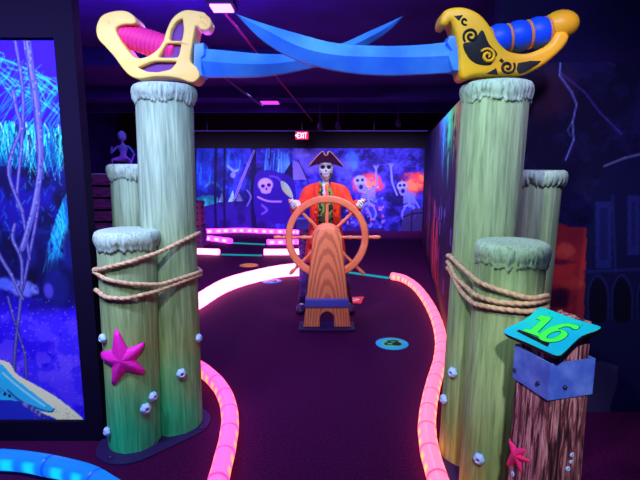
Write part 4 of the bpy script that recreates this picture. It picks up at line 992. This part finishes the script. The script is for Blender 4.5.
# fingers curl round the diagonal handles of the wheel
for s in (-1, 1):
    a = R(135 if s < 0 else 45); d = Vector((math.cos(a), 0, math.sin(a))); nrm2 = Vector((0, -1, 0)); side = d.cross(nrm2)
    cbase = Vector((WX, 4.98, WZ))
    for f in range(4):
        c0 = cbase + d * (.462 + f * .024); rr = .034 - abs(f - 1.2) * .002
        pth = [c0 + (Vector((0, 1, 0)) * math.cos(t) + side * s * -math.sin(t)) * rr for t in np.linspace(.2, 4.3 - .15 * f, 9)]
        mb.sweep(pth, lambda t: .0105 * (1 - .3 * t) * (1 + .12 * math.cos(t * 12)), n=8)
    th = [cbase + d * .47 + Vector((0, .035, 0)) + side * s * .01, cbase + d * .462 + side * s * .03 + Vector((0, .01, 0)), cbase + d * .475 + side * s * .03 + Vector((0, -.02, 0)), cbase + d * .50 + side * s * .015 + Vector((0, -.032, 0))]
    mb.sweep(catmull(th, 4, False), lambda t: .012 * (1 - .3 * t), n=8)
# skull
hc = Vector((PX + .002, PY - .06, 1.665)); nu, nv = 96, 80; k0 = len(mb.v); sv = []
for i in range(nv + 1):
    ph = PI * i / nv
    for k in range(nu):
        a = 2 * PI * k / nu; x, y, z = math.sin(ph) * math.cos(a), math.sin(ph) * math.sin(a), math.cos(ph)
        X, Y_, Z = x * .082, y * .098, z * .098
        if z < -.1:
            t = min(1, (-z - .1) / .9); Z -= t * .052; X *= 1 + .02 * t - .16 * t * t * t; 
            if y < 0: Y_ -= .010 * t
            if y > 0: Y_ *= 1 - .5 * t
        if y < 0:
            for ex in (-.034, .034):
                dd = ((X - ex) / .022) ** 2 + ((Z - .002) / .02) ** 2; Y_ += .034 * math.exp(-dd * 1.1)
            dd = (X / .010) ** 2 + ((Z + .040) / .014) ** 2; Y_ += .02 * math.exp(-dd)
            dd = ((Z + .078) / .007) ** 2; Y_ += .012 * math.exp(-dd) * (abs(X) < .045)
            Y_ -= .012 * math.exp(-((Z - .032) / .012) ** 2) * (abs(X) < .06)
            for ex in (-.052, .052): Y_ -= .010 * math.exp(-((X - ex) / .015) ** 2 - ((Z + .032) / .014) ** 2)
        sv.append(hc + Vector((X, Y_, Z)))
fs = [(i * nu + k, i * nu + (k + 1) % nu, (i + 1) * nu + (k + 1) % nu, (i + 1) * nu + k) for i in range(nv) for k in range(nu)]
mb.add(sv, fs)
bo_ = mb.build('body', [m_bone, m_soc], pr_, auto=None)
inv = wloc(pr_)
for p_ in bo_.data.polygons:
    q = inv @ p_.center; X, Z = q.x - hc.x, q.z - hc.z
    if q.y < hc.y - .02:
        if any(((X - ex) / .024) ** 2 + ((Z - .000) / .020) ** 2 < 1 for ex in (-.034, .034)) or (X / .008) ** 2 + ((Z + .040) / .012) ** 2 < 1: p_.material_index = 1
for s in (-1,):
    pass
th_ = MB()
def face_y(x, z):
    return min((v for v in sv if v.y < hc.y), key=lambda v: (v.x - hc.x - x) ** 2 + (v.z - hc.z - z) ** 2).y
def smile(x): return -.093 + 8 * x * x
MB().sweep([Vector((hc.x + x, face_y(x, smile(x)) - .000, hc.z + smile(x))) for x in np.linspace(-.052, .052, 15)], .0135, n=10).build('mouth', m_soc, pr_, auto=None)
for k in range(9):
    xx_ = (k - 4) * .0105; zz_ = smile(xx_)
    for dz in (-.0048, .0055): th_.box(Vector((hc.x + xx_, face_y(xx_, zz_) - .012, hc.z + zz_ + dz)), (.0085, .010, .0088))
th_.build('teeth', m_white, pr_, smooth=False)
# hat: crown and turned-up brim with braid
ht_ = MB().ball(hc + Vector((0, .02, .065)), (.095, .11, .085)).build('hat', m_hat, pr_)
def flap(sgn_y, name):
    top = [(-.188, -.004), (-.15, .040), (-.09, .108), (-.045, .150), (-.028, .152), (-.018, .118), (0, .108), (.018, .118), (.028, .152), (.045, .150), (.09, .108), (.15, .040), (.188, -.004)]
    vs = []; fs = []
    for (x, z) in top:
        for kk in range(2):
            zz_ = z if kk else .050 - abs(x) * .36 ; yy = sgn_y * (.115 - 1.9 * x * x - (.00 if kk else -.0))
            if abs(x) > .18: zz_ = z - (0 if kk else .012)
            for t in (-.006, .006): vs.append(hc + Vector((x, yy + .02 + t + (sgn_y * .02 if kk else 0), zz_ + .015)))
    m = len(top)
    for i in range(m - 1):
        a = i * 4; b = a + 4; fs += [(a, b, b + 2, a + 2), (a + 1, a + 3, b + 3, b + 1), (a + 2, b + 2, b + 3, a + 3), (a, a + 1, b + 1, b)]
    fs += [(0, 2, 3, 1), (4 * m - 4, 4 * m - 3, 4 * m - 1, 4 * m - 2)]
    br = MB().add(vs, fs).build(name, m_hat, ht_, auto=40)
    MB().sweep([(vs[i * 4 + 2] + vs[i * 4 + 3]) / 2 for i in range(m)], .0065, n=8).build('braid', m_trim, br, auto=None)
flap(-1, 'front_brim'); flap(1, 'rear_brim')
# clothing
def loft(rings, a0=0, a1=2 * PI, n=40, fold=0):
    mb = MB(); vs = []; full = all(q_[5] == 0 for q_ in rings); m = n if full else n + 1
    for i, (cx, cy, z, rx, ry, g0) in enumerate(rings):
        for k in range(m):
            t = k / n; a = (a0 + g0) + (a1 - a0 - 2 * g0) * t; f = 1 + fold * math.sin(a * 9) * (i / len(rings))
            vs.append(O + Vector((cx + rx * math.cos(a) * f, cy + ry * math.sin(a) * f, z)))
    fs = []
    for i in range(len(rings) - 1):
        for k in range(n): j_ = (k + 1) % m; fs.append((i * m + k, i * m + j_, (i + 1) * m + j_, (i + 1) * m + k))
    if full: fs += [tuple(range(m))[::-1], tuple((len(rings) - 1) * m + k for k in range(m))]
    return mb.add(vs, fs)
def thicken(me, t):
    bm = bmesh.new(); bm.from_mesh(me); bmesh.ops.solidify(bm, geom=bm.faces[:], thickness=t); bm.to_mesh(me); bm.free(); return me
A0, A1 = -PI / 2, 3 * PI / 2
me = loft([(0, 0, 1.478, .07, .065, .45), (0, 0, 1.455, .135, .09, .45), (0, 0, 1.40, .182, .125, .46), (0, 0, 1.30, .185, .14, .50), (0, 0, 1.15, .170, .14, .56), (0, 0, 1.02, .172, .15, .60), (0, 0, .90, .195, .17, .62), (0, 0, .75, .215, .185, .64), (0, 0, .60, .225, .195, .66)], A0, A1, 60, .10).mesh()
me = thicken(me, .012); world_to(pr_, me); ct = link('coat', me, m_coat, pr_, auto=60)
MB_v = loft([(0, -.0, 1.46, .05, .05, 0), (0, 0, 1.42, .13, .085, 0), (0, 0, 1.32, .150, .118, 0), (0, 0, 1.15, .138, .118, 0), (0, 0, 1.0, .140, .128, 0), (0, 0, .90, .16, .14, 0)]).build('vest', m_vest, pr_)
MB_s = loft([(0, 0, 1.045, .150, .127, 0), (0, 0, 1.035, .160, .138, 0), (0, 0, .975, .162, .142, 0), (0, 0, .965, .15, .13, 0)]).build('sash', m_coat, pr_)
# green lapels at the neck, white cravat
for s in (-1, 1):
    pth = [O + Vector((s * .065, -.050, 1.49)), O + Vector((s * .105, -.085, 1.44)), O + Vector((s * .108, -.118, 1.34)), O + Vector((s * .105, -.125, 1.2))]
    MB().sweep(catmull(pth, 5, False), lambda t: .026 * (1 - .4 * t), n=10, flat=.6).build('lapel', m_coat, ct, auto=None)
m_lime = mat('lime_scarf', (120, 200, 60), .8)
MB().sweep(catmull([O + Vector((-.065, -.04, 1.50)), O + Vector((-.045, -.085, 1.475)), O + Vector((-.01, -.105, 1.45))], 5, False), .017, n=10).build('scarf', m_lime, pr_, auto=None)
cr_ = MB()
for k in range(5): cr_.ball(O + Vector((-.012 + .006 * (k % 2), -.118 - .007 * k, 1.46 - .037 * k)), (.030 - .002 * k, .018, .026))
cr_.build('cravat', m_white, pr_, auto=None)
MB().sweep(catmull([O + Vector((.0, -.13, 1.3)), O + Vector((-.02, -.14, 1.2)), O + Vector((-.015, -.145, 1.06))], 5, False), .02, n=8, flat=.5).build('shirt_frill', m_lime, pr_, auto=None)
for k in range(5):
    z = 1.26 - k * .085; MB().ball(O + Vector((-.104 - k * .006, -.127 - k * .005, z)), (.0125, .012, .0125), nu=10, nv=6).build('button', m_button, ct, auto=None)
for s, nme in ((-1, 'L'), (1, 'R')):
    sh, el, wr = J['s' + nme][0], J['e' + nme][0], J['w' + nme][0]
    pth = catmull([sh + Vector((-s * .06, 0, .01)), sh + Vector((s * .02, 0, 0)), el, el.lerp(wr, .55), el.lerp(wr, .8)], 8, False)
    MB().sweep(pth, lambda t: (.062 + .012 * math.sin(t * 26)) * (1 - .12 * t), n=18).build('sleeve', m_coat, ct, auto=None)
    d = (wr - el).normalized(); c0 = el.lerp(wr, .72)
    MB().lathe([(.040, 0), (.052, .0), (.058, .04), (.050, .045), (.040, .04)], c0, d.to_track_quat('Z', 'Y').to_matrix(), 20).build('cuff', m_white if s < 0 else m_coat, ct)
    hp, kn, an_ = J['h' + nme][0], J['k' + nme][0], J['a' + nme][0]
    MB().sweep(catmull([hp + Vector((0, 0, .06)), hp.lerp(kn, .5), kn, kn.lerp(an_, .5), kn.lerp(an_, .78)], 6, False), lambda t: .092 - .036 * t + .006 * math.sin(t * 20), n=16).build('trousers', m_trou, pr_, auto=None)
    mb = MB().sweep(catmull([kn.lerp(an_, .45), an_ + Vector((0, 0, .03)), an_ + Vector((0, 0, -.02))], 6, False), lambda t: .056 - .006 * t, n=14)
    mb.ball(an_ + Vector((s * .02, -.07, -.048)), (.055, .13, .05)); mb.build('boot', m_boot, pr_, auto=None)
# the pale blade shape by his left hand (as seen)
m_palebl = mat('pale_teal_blade', (150, 205, 200), .5, noise=((190, 200, 160), 12, (1, 1, 1), .4, .6))
me = upright([[(281, 181), (286, 183), (291, 190), (293, 198), (288, 196), (283, 191), (281, 186)]], 5.03, .012, .004, 3); bl = link('knife', me, m_palebl, auto=50)
tag(bl, 'short pale teal curved blade raised at the skeleton pirate hand, left of the wheel', 'knife')
# mottled pedestal to the left of the pirate
m_mot = mat('mottled_violet', (120, 95, 165), .8, noise=((60, 40, 110), 14, (1, 1, 2), .42, .6), bump=(20, .8, (1, 1, 1))); m_slate = mat('slate_blue', (70, 76, 190), .6)
pdc = P(304.5, 240, 6.95); pd = empty('pedestal', (pdc.x, 6.95, 0), 'mottled violet pedestal with blue block top, behind the left side of the wheel', 'pedestal')
MB().lathe([(.10, .0), (.10, .03), (.085, .06), (.080, .4), (.088, .6), (.078, .74), (.085, .76)], (pdc.x, 6.95, 0), n=20, fn=lambda r, z, a: (r * (1 + .06 * math.sin(3 * a + z * 9)), z)).build('column', m_mot, pd)
MB().box((pdc.x, 6.95, .84), (.22, .22, .16)).build('block', m_slate, pd, smooth=False, bevel=.012)

# ------------------------------------------------------------------ ceiling things
m_lamp = mat('violet_lamp', (220, 120, 255), .4, emit=(235, 110, 255), es=5); m_lamp2 = mat('pink_lamp', (220, 90, 230), .4, emit=(220, 60, 235), es=1.4); m_house = mat('lamp_housing', (30, 24, 60), .5)
def lamp(px, py, m, label, sx, sy):
    d = ray(px, py); c0 = Vector((0, 0, CZ)) + d * ((2.90 - CZ) / d.z)
    o = empty('ceiling_lamp', (c0.x, c0.y, 2.95), label, 'lamp', 'ceiling lamps')
    MB().box((c0.x, c0.y, 2.93), (sx + .05, sy + .05, .036)).build('housing', m_house, o, smooth=False, bevel=.004)
    MB().box((c0.x, c0.y, 2.905), (sx, sy, .02)).build('diffuser', m, o, smooth=False, bevel=.004)
lamp(222, 9, m_lamp, 'bright violet ceiling lamp above the crossed swords', .16, .16); lamp(270, 103, m_lamp2, 'pink oblong ceiling lamp farther back, above the exit sign', .34, .42)
m_pipe = mat('grey_conduit', (78, 60, 120), .5); m_rpipe = mat('red_conduit', (170, 40, 110), .5)
def conduit(x, y0, y1, z, r, m, label, x2=None):
    o = MB().sweep([(x, y0, z), ((x + (x2 if x2 is not None else x)) / 2, (y0 + y1) / 2, z), (x2 if x2 is not None else x, y1, z)], r, n=10).build('conduit', m); tag(o, label, 'pipe')
def cz(px, py, z): d = ray(px, py); return Vector((0, 0, CZ)) + d * ((z - CZ) / d.z)
a_, b_ = cz(226, 14, 2.75), cz(318, 128, 2.75); conduit(a_.x, a_.y, b_.y, 2.75, .010, m_rpipe, 'thin reddish conduit slanting away under the ceiling, from beside the violet lamp', b_.x)
a_, b_ = cz(205, 62, 2.74), cz(262, 106, 2.74); conduit(a_.x, a_.y, b_.y, 2.74, .018, m_pipe, 'grey conduit under the ceiling behind the left blade', b_.x)
c0 = P(310, 131, 10.9); o = MB().sweep([(-3.9, 10.9, c0.z), (-1.0, 10.9, c0.z), (2.4, 10.9, c0.z)], .012, n=8).box((-2.5, 10.9, (c0.z + CH) / 2), (.01, .01, CH - c0.z)).box((1.2, 10.9, (c0.z + CH) / 2), (.01, .01, CH - c0.z)).build('conduit', mat('dark_pipe', (36, 24, 70), .8, spec=.1), auto=None); tag(o, 'thin pipe running across the far ceiling above the exit sign', 'pipe')
def tracklight(px, py, Y, label):
    c0 = P(px, py, Y); o = empty('spotlight', (c0.x, Y, CH), label, 'lamp', 'small ceiling spotlights')
    MB().sweep([(c0.x, Y, CH), (c0.x, Y, (CH + c0.z) / 2), (c0.x, Y, c0.z)], .009, n=8).build('stem', m_pipe, o)
    MB().lathe([(1e-6, 0), (.03, 0), (.045, .05), (.05, .13), (.042, .13), (.03, .1), (1e-6, .09)], c0, Matrix.Rotation(R(150), 3, 'X'), 16).build('head', m_pipe, o)
tracklight(320, 123, 9.3, 'small ceiling spotlight right of the exit sign, leftmost of three'); tracklight(338, 122, 9.3, 'small ceiling spotlight above the pirate hat, middle of three'); tracklight(398, 120, 9.3, 'small ceiling spotlight at right, rightmost of three')
# exit sign
m_ex = mat('exit_face', (120, 10, 30), .5, emit=(255, 20, 70), es=1.6); m_exl = mat('exit_letters', (255, 190, 200), .5, emit=(255, 170, 190), es=3)
ec = P(302, 135.5, 11.4); ex = empty('exit_sign', (ec.x, 11.4, CH), 'red lit EXIT sign hanging under the ceiling before the far wall', 'sign')
MB().box((ec.x, 11.42, ec.z), (.31, .05, .20)).build('housing', m_house, ex, smooth=False, bevel=.006)
MB().box((ec.x, 11.39, ec.z), (.29, .012, .175)).build('face', m_ex, ex, smooth=False, bevel=.003)
MB().box((ec.x, 11.43, (ec.z + .11 + CH) / 2), (.03, .02, CH - ec.z - .11)).build('bracket', m_house, ex, smooth=False)
def letter(strokes, ox, w_, h_):
    mb = MB()
    for (x0, y0, x1, y1) in strokes:
        A = Vector((ec.x + ox + x0 * w_, 11.38, ec.z - h_ / 2 + y0 * h_)); B = Vector((ec.x + ox + x1 * w_, 11.38, ec.z - h_ / 2 + y1 * h_))
        d = B - A; mb.box((A + B) / 2, (d.length + .012, .006, .016), Matrix.Rotation(-math.atan2(d.z, d.x), 3, 'Y'))
    mb.build('letter', m_exl, ex, smooth=False)
letter([(0, 0, 0, 1), (0, 1, 1, 1), (0, .5, .8, .5), (0, 0, 1, 0)], -.098, .042, .11); letter([(0, 0, 1, 1), (0, 1, 1, 0)], -.036, .046, .11)
letter([(0, 0, 0, 1)], .036, .04, .11); letter([(.5, 0, .5, 1), (0, 1, 1, 1)], .058, .05, .11); 
letter([(0, .5, 1, 1), (0, .5, 1, 0)], -.148, .026, .05)

# ------------------------------------------------------------------ things behind the left pilings
m_cr = mat('pinkish_crate_wood', (150, 95, 120), .8, noise=((90, 60, 110), 10, (1, 1, 6), .4, .65)); m_cr2 = mat('violet_crate_wood', (110, 80, 140), .8, noise=((60, 40, 100), 10, (1, 1, 6), .4, .65))
def crate(c, d, m, label, group='wooden crates'):
    o = empty('crate', (c[0], c[1], c[2]), label, 'crate', group); x, y, z = c
    n = max(3, int(d[2] / .11)); ph_ = d[2] / n
    for k in range(n): MB().box((x, y - d[1] / 2 + .008, z + ph_ * (k + .5)), (d[0], .016, ph_ * .82)).build('slat', m, o, smooth=False, bevel=.003)
    for k in range(n): MB().box((x + d[0] / 2 - .008, y, z + ph_ * (k + .5)), (.016, d[1] - .04, ph_ * .82)).build('slat', m, o, smooth=False, bevel=.003)
    MB().box((x, y, z + d[2] / 2), (d[0] - .04, d[1] - .04, d[2] - .01)).build('box', m_blk, o, smooth=False)
    for s in (-1, 1): MB().box((x + s * (d[0] / 2 - .03), y - d[1] / 2 - .006, z + d[2] / 2), (.05, .012, d[2])).build('batten', m, o, smooth=False, bevel=.003)
xc = P(98, 200, 5.0).x
crate((xc, 5.0, 0), (.9, .5, .62), m_cr2, 'violet slatted crate on the floor behind left pilings, bottom of stack'); crate((xc + .05, 5.02, .622), (.8, .45, .5), m_cr, 'pinkish slatted crate behind left pilings, middle of stack'); crate((xc - .02, 5.0, 1.124), (.75, .42, .48), m_cr, 'pinkish slatted crate behind left pilings, topmost of stack')
xc2 = P(200, 205, 9.9).x
crate((xc2 - .12, 9.9, 0), (.4, .4, .45), m_cr2, 'violet crate far back right of the tall left piling, bottom of two'); crate((xc2 - .12, 9.9, .452), (.36, .36, .5), m_cr, 'pinkish crate far back right of the tall left piling, upper of two')
# small skeleton ornament sitting on the top crate
m_pb = mat('violet_bone', (140, 110, 200), .7, noise=((80, 140, 190), 9, (1, 1, 1), .45, .6))
J2 = {}; b0 = Vector((P(123, 150, 5.0).x, 5.0, 1.604))
sk = empty('small_skeleton', b0, 'small violet skeleton ornament perched on the topmost crate behind left pilings', 'ornament')
def j2(n, x, y, z, r): J2[n] = (b0 + Vector((x, y, z)), r)
j2('p', 0, 0, .14, .035); j2('c', .0, 0, .25, .032); j2('n', 0, 0, .31, .014); j2('h', 0, -.01, .33, .014)
for s, q in ((-1, 'l'), (1, 'r')): j2('s' + q, s * .06, 0, .27, .014); j2('e' + q, s * .12, -.02, .20, .011); j2('w' + q, s * .09, -.05, .27 if s < 0 else .10, .010); j2('k' + q, s * .09, -.07, .14, .013); j2('f' + q, s * .10, -.05, .012, .012)
e2_ = [('p', 'c'), ('c', 'n'), ('n', 'h')]
for q in 'lr': e2_ += [('c', 's' + q), ('s' + q, 'e' + q), ('e' + q, 'w' + q), ('p', 'k' + q), ('k' + q, 'f' + q)]
b2 = skin_mesh(J2, list(J2), e2_, 'p'); mb = MB(); mb.v = [v.co.copy() for v in b2.vertices]; mb.f = [tuple(p_.vertices) for p_ in b2.polygons]
mb.ball(b0 + Vector((0, -.01, .375)), (.042, .05, .052)); mb.build('body', m_pb, sk, auto=None)
m_so = mat('orange_sign', (255, 110, 40), .6, emit=(255, 80, 30), es=.5)
q = P(100.5, 362, 3.7); 
ob = empty('small_sign', (q.x, 3.7, 0), 'small orange plate on a short stake, glimpsed left of the left pilings', 'sign')
MB().box((q.x, 3.7, q.z), (.09, .015, .08)).build('plate', m_so, ob, smooth=False, bevel=.003); MB().box((q.x, 3.712, (q.z - .04) / 2), (.03, .01, max(q.z - .04, .02))).build('stake', m_blk, ob, smooth=False)
